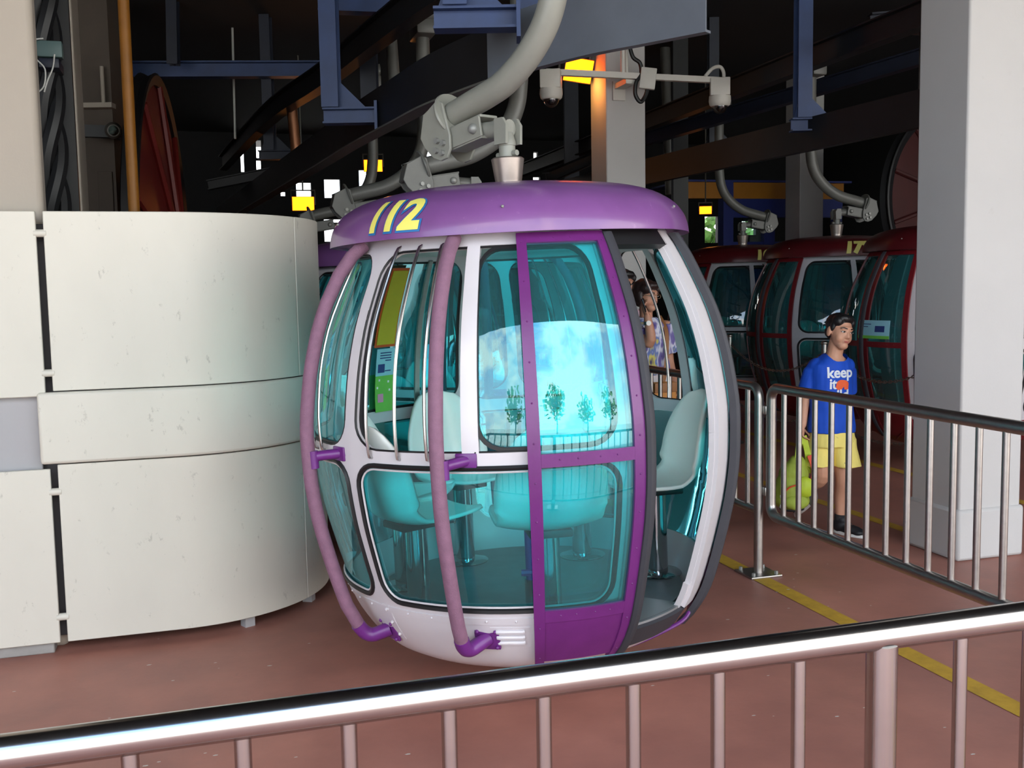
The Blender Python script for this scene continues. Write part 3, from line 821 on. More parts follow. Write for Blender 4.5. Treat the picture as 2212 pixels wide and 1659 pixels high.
def roof_number(cabin_root, roof_obj, txt, thc, m1, m2, flip=False):
    rp = spline1([0, .037, .080, .141, .236, .389], [.739, .733, .716, .675, .59, .44])     # along the roof: radius
    zp = spline1([0, .037, .080, .141, .236, .389], [1.803, 1.840, 1.880, 1.925, 1.968, 1.998])
    for (off, lift, m, nm) in ((.0145, .004, m2, 'number_outline'), (.008, .0065, m1, 'number')):
        b = text_mesh(txt, .178, off, .18, 1.04)
        for v in b.verts: v.co.x *= .90
        slice_bm(b, .02)
        xs = [v.co.x for v in b.verts]; cx = (min(xs) + max(xs)) / 2
        for v in b.verts:
            s = .026 + v.co.y; th = thc + math.degrees((v.co.x - cx) / .70)
            x = ((th - 9 + 22.5) % 45) - 22.5; k = (math.cos(R_(22.5)) / math.cos(R_(22.5 - abs(x)))) ** .28
            r = rp(s) * k + lift * .8; z = zp(s) + lift * .6 - ZB; a = R_(th)
            v.co = Vector((r * math.sin(a), -r * math.cos(a), z))
        bm_obj(b, nm, m, roof_obj, True)

def roof_of(root): return [bpy.data.objects[n] for n in CH.get(root.name, []) if n.split('.')[0] == 'roof'][0]
G_LINE = 'purple gondola cabins queued along the left track'
G_RED = 'red gondola cabins parked along the right track'
cab = make_cabin('gondola_cabin')
index_children()
def place(root, x, y, z, rz, tilt=0.0):
    root.location = (x, y, z); root.rotation_euler = (0, 0, rz)
    if tilt:
        ax = Vector((math.sin(HEAD), math.cos(HEAD), 0))     # swings a little across the view
        piv = Vector((x, y, 2.3))
        M = Matrix.Translation(piv) @ Matrix.Rotation(tilt, 4, ax) @ Matrix.Translation(-piv) @ Matrix.Translation((x, y, z)) @ Matrix.Rotation(rz, 4, 'Z')
        root.matrix_world = M
def close_doors(root):
    k = 0
    for c in root.children:
        if c.name.split('.')[0] == 'sliding_door':
            c.rotation_euler = (0, 0, R_(15.5) if k == 0 else R_(-15.5)); k += 1
def drop_parts(root, kind):
    for c in [q for q in root.children if q.name.split('.')[0] == kind]:
        for g in list(c.children): bpy.data.objects.remove(g)
        bpy.data.objects.remove(c)
def recolour(root, table):
    def rec(o):
        if o.type == 'MESH' and o.material_slots:
            n = o.material_slots[0].material.name
            if n in table: o.material_slots[0].link = 'OBJECT'; o.material_slots[0].material = MATS[table[n]]
        for c in o.children: rec(c)
    rec(root)
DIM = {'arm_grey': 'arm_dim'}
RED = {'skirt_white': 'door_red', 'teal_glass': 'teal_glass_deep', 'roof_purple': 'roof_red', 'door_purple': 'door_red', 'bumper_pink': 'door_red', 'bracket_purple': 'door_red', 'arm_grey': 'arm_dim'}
spots = [(1.64, 6.2, ZB, 44, 'purple gondola cabin directly behind cabin 112, seen through its windows', None, G_LINE),
         (1.45, 8.15, ZB, 44, 'purple gondola cabin peeking out between the white enclosure and cabin 112', None, G_LINE),
         (1.38, 10.3, ZB, 44, 'farthest purple gondola cabin in the queue behind cabin 112', None, G_LINE)]
pa = far(1604, 600, 12.5); pb = far(1806, 600, 10.6); pc = far(2059, 600, 8.75)
spots += [(pb.x, pb.y, ZB + .07, 224, 'dark red gondola cabin numbered 179, middle of the three red ones', '179', G_RED),
          (pa.x, pa.y, ZB + .07, 224, 'dark red gondola cabin farthest left of the red ones', '160', G_RED),
          (pc.x, pc.y, ZB + .07, 224, 'dark red gondola cabin half hidden behind the white pillar', None, G_RED)]
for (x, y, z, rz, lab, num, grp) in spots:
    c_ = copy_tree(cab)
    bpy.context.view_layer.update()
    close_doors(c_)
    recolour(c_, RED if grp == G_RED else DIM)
    if grp == G_RED: drop_parts(c_, 'bumper')
    place(c_, x, y, z, R_(rz)); tag(c_, lab, 'cable car', grp)
    if 'half hidden' in lab:      # picture card in the door pane
        for (t0, t1, z0, z1, m, off) in ((43.5, 65, 1.075, 1.225, 'poster_sky', .056), (43.5, 65, 1.075, 1.10, 'poster_green', .059), (56, 62, 1.13, 1.18, 'ink', .059), (46, 53, 1.19, 1.196, 'ink', .059), (46, 51, 1.17, 1.176, 'ink', .059)):
            b = MB(); patch(b, t0, t1, z0, z1, off); b.build('poster', m, c_, solid=.002)
    if num:
        rf = [q for q in c_.children if q.name.split('.')[0] == 'roof'][0]
        roof_number(c_, rf, num, 119 if num == '179' else 130, 'text_dimyellow', 'text_dimyellow')
roof_number(cab, roof_of(cab), '112', -35.3, 'text_yellow', 'text_blue')
tag(cab, 'purple and white gondola cabin numbered 112 with its door open', 'cable car')
pcab = far(1109, 900, 4.25)
place(cab, pcab.x - .01, pcab.y, ZB, R_(-17), R_(-1.6))

# ================================================================== stainless railings
def rail_obj(parent, name, pts, r, m='steel_rail', n=16):
    b = MB(); b.tube(pts, r, n); return b.build(name, m, parent)
RY = 1.442
fr = thing('railing', 'polished steel railing crossing the foreground in front of the camera', 'railing', (1.089, RY, 0))
rail_obj(fr, 'top_rail', [(-3.0, 0, 1.0), (2.2, 0, 1.0)], .0255, n=32)
rail_obj(fr, 'bottom_rail', [(-3.0, 0, .12), (2.2, 0, .12)], .0185)
for x in (-1.80, 0.0, 1.80):
    rail_obj(fr, 'post', [(x, 0, 0.0), (x, 0, .985)], .0265, n=24)
    b = MB(); b.box((x, 0, .006), (.14, .14, .012), ch=.003); b.build('base_plate', 'steel_dull', fr)
bx = [-.163 - .1497 * k for k in range(10)] + [.163 + .1497 * k for k in range(10)]
for x in [q for q in bx if q < 2.1] + [-1.80 - .163 - .1497 * k for k in range(6)]:
    if abs(x - 1.8) < .06 or abs(x + 1.8) < .06: continue
    rail_obj(fr, 'baluster', [(x, 0, .12), (x, 0, .985)], .0122, n=16)

GX = 2.94
gt = thing('gate', 'steel barred gate in front of the boy in blue', 'gate', (GX, 4.865, 0))
RC = .065
def arc(cy, cz, a0, a1, n=8): return [(0, cy + RC * math.cos(R_(a0 + (a1 - a0) * k / n)), cz + RC * math.sin(R_(a0 + (a1 - a0) * k / n))) for k in range(n + 1)]
loop = [(0, -2.595, 1.045)] + arc(-RC, 1.045 - RC, 90, 0) + arc(-RC, .338 + RC, 0, -90) + [(0, -2.595, .338)]
rail_obj(gt, 'gate_frame', loop, .0275, 'steel_dull', 18)
rail_obj(gt, 'end_stile', [(0, -2.565, .338), (0, -2.565, 1.045)], .0275, 'steel_dull', 18)
for k in range(17):
    y = -.13 - .1425 * k
    rail_obj(gt, 'baluster', [(0, y, .345), (0, y, 1.04)], .0148, 'steel_dull', 14)
for z in (.47, .92):
    b = MB(); b.box((-.022, .027, z), (.024, .05, .05), ch=.006); b.build('hinge', 'steel_dull', gt)
fp = thing('railing', 'steel railing running from the gate post back past the women', 'railing', (2.895, 4.915, 0))
rail_obj(fp, 'post_and_top_rail', [(0, 0, 0)] + arc(RC, 1.045 - RC, 180, 90) + [(0, 4.6, 1.045)], .0255, 'steel_dull', 18)
rail_obj(fp, 'bottom_rail', [(0, 0, .36), (0, 4.6, .36)], .0225, 'steel_dull')
for k in range(31): rail_obj(fp, 'baluster', [(0, .12 + .1425 * k, .36), (0, .12 + .1425 * k, 1.04)], .0148, 'steel_dull', 12)
for y in (2.2, 4.6): rail_obj(fp, 'post', [(0, y, 0), (0, y, 1.04)], .0255, 'steel_dull')
b = MB(); b.box((0, 0, .006), (.19, .19, .012), ch=.003); p = b.build('base_plate', 'steel_dull', fp)
for sx in (-1, 1):
    for sy in (-1, 1):
        b = MB(); b.tube([(sx * .07, sy * .07, .01), (sx * .07, sy * .07, .03)], .011, 6); b.build('bolt', 'bolt_grey', p)

# chain barrier in front of the red cabins
SX = 5.10
ys = [on_x(1577, 725, SX).y, on_x(1781, 740, SX).y, on_x(2030, 760, SX).y, on_x(1470, 715, SX).y]
labs = ['chain stanchion right of the open cabin doorway', 'chain stanchion just behind the boy in blue', 'chain stanchion behind the white pillar', 'chain stanchion hidden beyond cabin 112']
for y, l in zip(ys[:3], labs):
    s_ = thing('stanchion', l, 'stanchion', (SX, y, 0), group='stanchions of the chain barrier')
    b = MB(); b.lathe([(.001, 0), (.14, 0), (.14, .012), (.03, .02), (.001, .02)], 24); b.build('base', 'steel_dull', s_)
    rail_obj(s_, 'post', [(0, 0, .015), (0, 0, 1.09)], .025, 'steel_dull')
    b = MB(); b.ball((0, 0, 1.095), .032, 8, (1, 1, .6)); b.build('cap', 'steel_dull', s_)
def chain(p, q, sag, label):
    p, q = Vector(p), Vector(q); L_ = (q - p).length * 1.03; n = int(L_ / .034); b = MB()
    o0 = p.copy()
    for i in range(n):
        t_ = (i + .5) / n; c_ = p.lerp(q, t_) - Vector((0, 0, sag * 4 * t_ * (1 - t_)))
        d = (q - p).normalized() - Vector((0, 0, sag * 4 * (1 - 2 * t_) / (q - p).length)); M = frame_z(c_ - o0, d, (1, 0, .2 if i % 2 else 5))
        b.tube([M @ Vector((.010 * math.cos(a), 0, .024 * math.sin(a))) for a in [k * math.pi / 4 for k in range(8)]], .0042, 5, closed=True)
    o = b.build('chain', 'chain_steel'); o.location = o0; o['kind'] = 'stuff'; tag(o, label, 'chain')
chain((SX, ys[0], 1.02), (SX, ys[1], 1.02), .22, 'upper chain hanging to the left of the boy')
chain((SX, ys[0], .48), (SX, ys[1], .48), .14, 'lower chain hanging to the left of the boy')
chain((SX, ys[1], 1.02), (SX, ys[2], 1.02), .20, 'upper chain between the boy and the white pillar')
chain((SX, ys[1], .48), (SX, ys[2], .48), .14, 'lower chain between the boy and the white pillar')

# ================================================================== overhead track and machinery
def sweep(name, path, section, m, label, cat='beam', group=None, thick=None):
    pts = [Vector(p) for p in path]; o0 = pts[0].copy(); b = MB(); n = len(section); vs = []
    for i, p in enumerate(pts):
        a, c_ = pts[max(i - 1, 0)], pts[min(i + 1, len(pts) - 1)]
        d = (c_ - a); d.z = 0; d.normalize(); nr = Vector((d.y, -d.x, 0))
        for (u_, z_) in section: vs.append(p - o0 + nr * u_ + Vector((0, 0, z_)))
    fs = []
    for i in range(len(pts) - 1):
        for k in range(n): l = (k + 1) % n; fs.append((i * n + k, i * n + l, (i + 1) * n + l, (i + 1) * n + k))
    fs += [tuple(range(n)), tuple((len(pts) - 1) * n + k for k in range(n - 1, -1, -1))]
    b.add(vs, fs); o = b.build(name, m, ang=25); o.location = o0
    tag(o, label, cat, group); return o
def isec(w_, h, t=.014): # I section, bottom at 0
    return [(-w_/2, 0), (w_/2, 0), (w_/2, t), (t/2, t), (t/2, h-t), (w_/2, h-t), (w_/2, h), (-w_/2, h), (-w_/2, h-t), (-t/2, h-t), (-t/2, t), (-w_/2, t)]
def csec(w_, h, t=.012): # channel open to +u
    return [(0, 0), (w_, 0), (w_, t), (t, t), (t, h-t), (w_, h-t), (w_, h), (0, h)]
lower = [(2.261, 4.296), (2.083, 4.56), (1.861, 4.905), (1.582, 5.542), (1.40, 6.3), (1.307, 7.021), (1.17, 8.2), (1.086, 9.215), (.70, 13.5), (.3, 18.0)]
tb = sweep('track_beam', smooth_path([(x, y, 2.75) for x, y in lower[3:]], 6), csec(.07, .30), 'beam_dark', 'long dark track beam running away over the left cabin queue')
fl = sweep('lower_flange', smooth_path([(x, y, 2.742) for x, y in lower[3:]], 6), [(-.035, 0), (.08, 0), (.08, .012), (-.035, .012)], 'arm_dim', None, None)  # paler than the beam: light on its lower edge put into the colour
fl.location = (0, 0, -.008); fl.parent = tb
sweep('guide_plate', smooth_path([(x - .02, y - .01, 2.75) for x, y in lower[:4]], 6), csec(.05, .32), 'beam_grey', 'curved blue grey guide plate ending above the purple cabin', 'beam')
upper = [(2.30, 4.95), (1.93, 5.7), (1.62, 6.71), (1.40, 8.1), (1.176, 9.78), (.808, 12.0), (.4, 16.5)]
sweep('track_beam', smooth_path([(x, y, 3.5) for x, y in upper], 6), isec(.12, .22), 'beam_dark', 'black upper track beam over the left cabin queue')
sweep('track_beam', [(5.36, 4.4, 2.75), (4.60, 13.2, 2.75), (4.3, 18, 2.75)], csec(.07, .28), 'beam_dark', 'dark lower track beam above the red cabins')
sweep('track_beam', [(5.27, 4.4, 3.5), (5.27, 18, 3.5)], isec(.12, .20), 'beam_dark', 'dark upper track beam above the red cabins')
def bar(name, p0, p1, w_, h, m, label, cat, group=None, sec='I'):
    """straight steel member between two points, section w x h; the h side kept upright"""
    p0, p1 = Vector(p0), Vector(p1); d = (p1 - p0); L_ = d.length; d.normalize()
    hint = Vector((0, 0, 1)) if abs(d.z) < .9 else Vector((math.sin(HEAD), math.cos(HEAD), 0))
    M = frame_z((0, 0, 0), d, hint); t_ = min(w_, h) * .12
    b = MB()
    if sec == 'I':
        poly = [(h/2, -w_/2), (h/2, w_/2), (h/2-t_, w_/2), (h/2-t_, t_/2), (-h/2+t_, t_/2), (-h/2+t_, w_/2), (-h/2, w_/2), (-h/2, -w_/2), (-h/2+t_, -w_/2), (-h/2+t_, -t_/2), (h/2-t_, -t_/2), (h/2-t_, -w_/2)]
        b.prism(poly, L_, M @ Matrix.Translation((0, 0, L_ / 2)))
    elif sec == 'O': b.tube([(0, 0, 0), d * L_], w_ / 2, 16)
    else: b.box((0, 0, L_ / 2), (h, w_, L_), mtx=M)
    o = b.build(name, m, ang=30); o.location = p0; tag(o, label, cat, group); return o
CZ = 4.9
def hanger(px_post, px0, px1, py_foot, d, label, m='steel_blue', gw=.12):
    a, c_ = far(px0, py_foot, d), far(px1, py_foot, d); z = (a.z + c_.z) / 2; p = far(px_post, py_foot, d)
    t = thing('track_hanger', label, 'bracket', (p.x, p.y, z))
    dv = Vector((math.cos(HEAD), -math.sin(HEAD), 0)); fw = Vector((math.sin(HEAD), math.cos(HEAD), 0))
    def mem(nm, q0, q1, w_, h):
        o = bar(nm, q0, q1, w_, h, m, None, None); o.parent = t; o.location = Vector(q0) ; return o
    s0 = (a - p).dot(dv); s1 = (c_ - p).dot(dv)
    mem('foot', dv * s0 + Vector((0, 0, .055)), dv * s1 + Vector((0, 0, .055)), gw, .11)
    mem('post', Vector((0, 0, .11)), Vector((0, 0, CZ - z)), gw, .17)
    b = MB(); b.add([dv * (s0 + .02) + Vector((0, 0, .11)), dv * .25 + Vector((0, 0, .11)), Vector((0, 0, .36))], [(0, 1, 2)]); b.build('gusset', m, t, solid=.012)
    b = MB(); b.box((0, 0, 0), (.02, .16, .20), mtx=Matrix.Translation(dv * s1 + Vector((0, 0, .05))) @ Matrix.Rotation(-HEAD, 4, 'Z')); b.build('end_plate', m, t)
    return t
hanger(718, 700, 815, 268, 7.45, 'blue hanger bracket holding the track left of the thick grey arm')
hanger(985, 938, 1120, 66, 5.30, 'blue hanger bracket nearest above the purple cabin')
hanger(1733, 1708, 1792, 284, 8.95, 'bright blue hanger bracket above red cabin 179')
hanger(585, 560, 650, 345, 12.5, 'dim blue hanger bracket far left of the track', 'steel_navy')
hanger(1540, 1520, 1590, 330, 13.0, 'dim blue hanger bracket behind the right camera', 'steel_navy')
def hbeam(px0, py0, px1, py1, d0, d1, w_, h, m, label, sec='I', name='steel_beam', cat='beam'):
    return bar(name, far(px0, py0, d0), far(px1, py1, d1), w_, h, m, label, cat, None, sec)
hbeam(160, 152, 700, 150, 12, 12.4, .16, .18, 'steel_blue', 'long blue cross beam at the upper left')
hbeam(300, 20, 700, 42, 14, 14, .16, .16, 'steel_navy', 'dim cross beam near the ceiling at the upper left')
hbeam(690, 8, 860, 14, 8.4, 8.4, .14, .13, 'steel_blue', 'short blue beam at the top above the track')
hbeam(1137, 130, 1148, -40, 5.9, 5.9, .12, .14, 'steel_blue', 'blue upright behind the thick grey arm', name='steel_post', cat='post')
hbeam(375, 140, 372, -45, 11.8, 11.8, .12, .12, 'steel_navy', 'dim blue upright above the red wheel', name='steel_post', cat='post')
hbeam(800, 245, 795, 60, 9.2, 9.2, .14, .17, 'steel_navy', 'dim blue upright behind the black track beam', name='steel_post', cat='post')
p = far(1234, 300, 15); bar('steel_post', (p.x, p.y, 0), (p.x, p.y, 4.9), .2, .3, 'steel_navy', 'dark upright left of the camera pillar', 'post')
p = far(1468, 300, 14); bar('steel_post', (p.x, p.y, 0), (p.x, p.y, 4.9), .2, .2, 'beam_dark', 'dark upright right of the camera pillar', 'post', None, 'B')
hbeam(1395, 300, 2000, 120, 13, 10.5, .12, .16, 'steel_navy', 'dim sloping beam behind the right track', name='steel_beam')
hbeam(1180, 385, 1310, 330, 13, 15, .10, .14, 'beam_dark', 'dark beam between the hub and the pillar')
hbeam(450, 400, 690, 352, 15, 15, .14, .14, 'beam_dark', 'dark beam behind the white enclosure')
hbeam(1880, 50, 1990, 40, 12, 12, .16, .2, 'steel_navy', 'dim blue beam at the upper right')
hbeam(640, 335, 628, 205, 11, 11, .11, .11, 'orange_lit_pipe', 'pipe at the upper left coloured as if lit orange', sec='O', name='conduit_pipe', cat='pipe')  # orange lamplight on the pipe is put into its colour
hbeam(852, 175, 842, 40, 8.9, 8.9, .10, .10, 'arm_dim', 'grey upright pipe behind the black beam', sec='O', name='conduit_pipe', cat='pipe')
hbeam(1448, 420, 1436, 90, 14.5, 14.5, .14, .14, 'arm_dim', 'dim grey upright pipe right of the camera pillar', sec='O', name='conduit_pipe', cat='pipe')
hbeam(508, 300, 502, 60, 13, 13, .03, .03, 'wire_white', 'thin pale rod hanging at the upper left', sec='O', name='conduit_pipe', cat='pipe')
p = on_y(289, 440, 7.5); bar('pole', (p.x, p.y, 0), (p.x, p.y, CZ), .075, .075, 'yellow_pole', 'yellow upright pole behind the white enclosure', 'pole', None, 'O')
# brown cabinet wall with shelf, lamp and hook behind the enclosure
a, c_ = far(166, 300, 11), far(246, 300, 11)
t = thing('service_cabinet', 'dim brown cabinet wall between narrow pillar and yellow pole', 'cabinet', (a.x, a.y, 0), -HEAD)
W_ = (c_ - a).length
b = MB(); b.box((W_ / 2, .2, 2.45), (W_, .4, 4.9)); b.build('body', 'brown_wall', t)
b = MB(); b.box((W_ * .72, -.01, 2.3), (W_ * .40, .03, 1.25)); b.build('door', 'brown_wall', t, bevel=.006)
b = MB(); b.box((W_ * .55, -.06, 3.60), (W_ * 1.1, .12, .05)); b.build('shelf', 'pillar_beige', t)
b = MB(); b.tube([(W_ * .85, -.08, 3.6), (W_ * .85, -.08, 4.0)], .02, 8); b.build('shelf_stay', 'pillar_beige', t)
p = far(245, 282, 10.6)
t = thing('bulkhead_lamp', 'unlit round lamp on a bracket beside the yellow pole', 'lamp', (p.x, p.y, p.z))
M = frame_z((0, 0, 0), (CAM - p), (0, 0, 1))
b = MB(); b.lathe([(.001, .05), (.06, .045), (.085, .01), (.085, -.03), (.05, -.08), (.001, -.09)], 20, M); b.build('housing', 'lamp_body', t)
b = MB(); b.lathe([(.001, .085), (.03, .075), (.05, .05)], 16, M); b.build('glass', 'pane_pale', t)
b = MB(); b.box((-.16, .1, .0), (.25, .10, .12)); b.tube([(-.1, .1, 0), Vector((-.1, .1, 0)) + Vector((math.sin(HEAD), math.cos(HEAD), 0)) * .42], .03, 8); b.build('bracket', 'beam_dark', t)
# cable bundle in the gap
p = on_y(112, 300, 6.2)
t = thing('cable_bundle', 'thick black twisted cables in the gap left of the narrow pillar', 'cable', (p.x, p.y, 0))
for k in range(3):
    pts = [(.042 * math.cos(z * 7 + k * 2.1) - .00, .042 * math.sin(z * 7 + k * 2.1), z) for z in np.linspace(0.0, 4.9, 110)]
    b = MB(); b.tube(pts, .042, 8); b.build('cable', 'cable_black', t)
b = MB(); b.box((-.10, .14, 2.45), (.42, .05, 4.9)); b.build('shade_backing', 'beam_dark', t)  # added black sheet standing in for the shade of the gap
p = on_y(106, 108, 6.05)
t = thing('junction_box', 'small green grey box with white wire clipped on the black cables', 'box', tuple(p))
b = MB(); b.box((0, 0, 0), (.135, .07, .085), ch=.006); b.build('body', 'green_box', t)
b = MB(); b.box((.0, .06, -.075), (.10, .20, .05), ch=.005); b.build('clip', 'steel_navy', t)
b = MB(); b.tube(smooth_path([(-.02, -.04, .05), (-.07, -.05, .03), (-.065, -.05, -.05), (-.02, -.05, -.11), (-.03, -.05, -.2), (-.075, -.04, -.24)], 5), .004, 6); b.build('wire', 'wire_white', t)
b = MB(); b.tube(smooth_path([(.03, -.04, -.03), (.02, -.05, -.1), (-.01, -.05, -.17), (-.03, -.05, -.23)], 5), .004, 6); b.build('wire', 'wire_white', t)

# ---- big red sheaves
def sheave(c, nrm, Rw, label, m='red_wheel', spokes=10):
    t = thing('bullwheel', label, 'wheel', tuple(c)); M = frame_z((0, 0, 0), nrm, (0, 0, 1))
    prof = [(Rw - .10, -.05), (Rw - .02, -.07), (Rw, -.06), (Rw - .03, 0), (Rw, .06), (Rw - .02, .07), (Rw - .10, .05), (Rw - .10, -.05)]
    b = MB(); b.lathe(prof, 64, M); b.build('rim', 'black_pipe', t)
    b = MB(); b.lathe([(.12, .16), (.3, .15), (Rw - .10, .02), (Rw - .10, -.02), (.3, -.15), (.12, -.16)], 64, M); b.build('disc', m, t)
    b = MB(); b.lathe([(.001, .22), (.14, .22), (.16, .18), (.16, -.18), (.14, -.22), (.001, -.22)], 24, M); b.build('hub', 'beam_dark', t)
    for k in range(spokes):
        a = 2 * math.pi * k / spokes
        for s in (1, -1):
            q0 = M @ Vector((.15 * math.cos(a), .15 * math.sin(a), .19 * s)); q1 = M @ Vector(((Rw - .09) * math.cos(a), (Rw - .09) * math.sin(a), .045 * s))
            b = MB(); b.tube([q0, q1], .028, 6); b.build('spoke', m, t)
    b = MB(); b.box((0, 0, -c.z / 2 - .06), (.22, .30, c.z - .12), math.atan2(nrm.y, nrm.x)); b.build('stand', 'beam_dark', t)
    return t
rt = Vector((math.cos(HEAD), -math.sin(HEAD), 0)); fw = Vector((math.sin(HEAD), math.cos(HEAD), 0))
c_ = far(352, 585, 9.3); sheave(c_, rt * .98 + fw * .195, 1.72, 'tall red sheave wheel seen edge on behind the enclosure')
c_ = far(2040, 430, 13.5); sheave(c_, -fw * .8 + rt * .45, 1.15, 'big dark red sheave wheel behind the right pillar', 'red_dark')

# ---- booth at the back right
t0 = far(1478, 460, 17.0)
t = thing('ticket_booth', 'blue booth with orange band at the back right', 'booth', (t0.x, t0.y, 0), -R_(2))
def bxp(nm, x0, x1, z0, z1, m, dy=0.0, th=.12):
    b = MB(); b.box(((x0 + x1) / 2, dy, (z0 + z1) / 2), (x1 - x0, th, z1 - z0)); return b.build(nm, m, t)
U = 17.0 / 2200
def zz(py): return 1.6 + (614 - py) * U
bxp('header_band', 0, 2.9, zz(428), zz(394), 'booth_yellow', -.06)
bxp('lower_band', .75, 2.9, zz(468), zz(428), 'booth_blue', -.03)
bxp('post', .62, .80, 0, zz(394), 'booth_blue', -.08, .2)
bxp('post', 1.42, 1.62, 0, zz(468), 'booth_blue', -.02)
bxp('post', 2.75, 2.9, 0, zz(394), 'booth_blue', -.02)
bxp('counter', .8, 2.75, 0, zz(520), 'booth_blue')
b = MB(); b.box((1.12, .02, (zz(520) + zz(468)) / 2), (.62, .01, zz(468) - zz(520))); b.build('pane', 'pane_pale', t)
bxp('roof_slab', -.1, 3.0, zz(394), zz(390), 'booth_blue', .5, 1.4)

# ---- orange flood lamps
def flood(px, py, d, label, sc_=1.0, power=30.0, aim=None, beam=None):
    p = far(px, py, d); t = thing('flood_lamp', label, 'lamp', tuple(p), group='orange flood lamps under the roof')
    aim = aim or (CAM - p + Vector((0, 0, -1.5)))
    M = frame_z((0, 0, 0), aim, (0, 0, 1)) @ Matrix.Scale(sc_, 4)
    b = MB(); b.add([(-.09, -.14, 0), (.09, -.14, 0), (.09, .14, 0), (-.09, .14, 0), (-.055, -.09, -.14), (.055, -.09, -.14), (.055, .09, -.14), (-.055, .09, -.14)],
                    [(4, 5, 6, 7), (0, 4, 7, 3), (1, 2, 6, 5), (0, 1, 5, 4), (3, 7, 6, 2)], M); b.build('housing', 'lamp_body', t, solid=.006)
    b = MB(); b.box((0, 0, .0), (.17, .27, .01), mtx=M); b.build('lens', 'lamp_lens', t)
    b = MB(); b.tube([M @ Vector((-.02, -.15, -.05)), M @ Vector((.16, -.15, -.08)), M @ Vector((.16, .15, -.08)), M @ Vector((-.02, .15, -.05))], .012, 6); b.build('yoke', 'lamp_body', t)
    b = MB(); b.tube([(0, 0, 0) if sc_ < 0 else M @ Vector((.16, 0, -.08)), (M @ Vector((.16, 0, -.08))).xy.to_3d() + Vector((0, 0, CZ - p.z))], .012, 6); b.build('stem', 'lamp_body', t)
    l = bpy.data.lights.new('lamp_glow', 'SPOT'); l.energy = power; l.color = (1.0, .45, .10); l.shadow_soft_size = .10; l.spot_size = R_(150); l.spot_blend = .5
    lo = bpy.data.objects.new('lamp_glow', l); COL.objects.link(lo); lo.parent = t
    if beam: lo.location = (0, 0, -.12); lo.rotation_euler = Vector(beam).to_track_quat('-Z', 'Y').to_euler(); return
    q = M.copy(); q.translation = M @ Vector((0, 0, .06)); lo.matrix_local = q @ Matrix.Rotation(math.pi, 4, 'X') @ Matrix.Scale(1 / sc_, 4)
flood(1250, 152, 10.35, 'orange flood lamp glowing left of the camera pillar', 1.3, 1.6, Vector((.35, -.9, -.3)), (.75, .35, -.55))
flood(655, 440, 14.5, 'orange flood lamp low behind the white enclosure', 1.1, 1.5)
flood(806, 358, 14.0, 'orange flood lamp below the left track beam', .9, 1.5)
flood(1524, 454, 16.5, 'small orange lamp by the blue booth', .7, .6)

# ---- security camera bar on the grey pillar
pc_ = far(1352, 166, 9.95)
t = thing('camera_bar', 'white bar with two dome security cameras on the grey pillar', 'camera', tuple(pc_), 0)
L0 = far(1190, 163, 9.68) - pc_; L1 = far(1555, 172, 10.2) - pc_
L0.z = L1.z = 0.0
b = MB(); M = frame_z((0, 0, 0), L1 - L0, (0, 0, 1)); b.box((0, 0, (L1 - L0).length / 2), (.055, .055, (L1 - L0).length + .1), mtx=Matrix.Translation(L0) @ M); b.build('bar', 'cctv_white', t)
for q in (L0, L1):
    h = MB(); h.box((q.x, q.y, q.z - .07), (.19, .19, .17), R_(-25), ch=.01)
    ho = h.build('camera_housing', 'cctv_white', t)
    b = MB(); b.lathe([(.001, -.15), (.105, -.15), (.108, -.2), (.10, -.235), (.085, -.25), (.001, -.25)], 24, Matrix.Translation(q)); b.build('collar', 'cctv_white', ho)
    b = MB(); b.lathe([(.072, -.25), (.068, -.275), (.05, -.305), (.025, -.32), (.001, -.324)], 24, Matrix.Translation(q)); b.build('dome', 'clear_dome', ho)
    b = MB(); b.ball((q.x, q.y, q.z - .27), .03, 8); b.build('lens', 'trim_black', ho)
b = MB(); b.tube(smooth_path([L1 + Vector((-.16, 0, .03)), L1 + Vector((-.08, 0, .11)), L1 + Vector((.0, 0, .13)), L1 + Vector((.04, 0, .08)), L1 + Vector((.04, 0, .0))], 5), .018, 8); b.build('conduit', 'cctv_white', t)
b = MB(); b.box((.19, -.09, .0), (.15, .05, .20), R_(-20), mtx=Matrix.Rotation(R_(8), 4, 'Y'), ch=.008); b.build('junction_box', 'cctv_white', t)
b = MB(); b.tube([(-.03, 0, .0), (-.03, 0, .28)], .022, 10); b.tube([(.01, 0, .0), (.01, 0, .28)], .014, 8); b.build('riser', 'cctv_white', t)
b = MB(); b.tube(smooth_path([(.02, -.05, .27), (.05, -.06, .17), (.12, -.06, .12), (.13, -.06, .02), (.08, -.06, -.06), (.07, -.06, -.17), (.12, -.06, -.24), (.17, -.06, -.19), (.20, -.08, -.09)], 5), .02, 8); b.build('cable', 'cable_black', t)
dy = PILL.y - pc_.y; xo = PILL.x - pc_.x + .13
b = MB(); b.box((xo, dy / 2, -.04), (.10, abs(dy) + .04, .05)); b.box((xo, dy - .01, -.08), (.13, .03, .18)); b.build('wall_bracket', 'cctv_white', t)

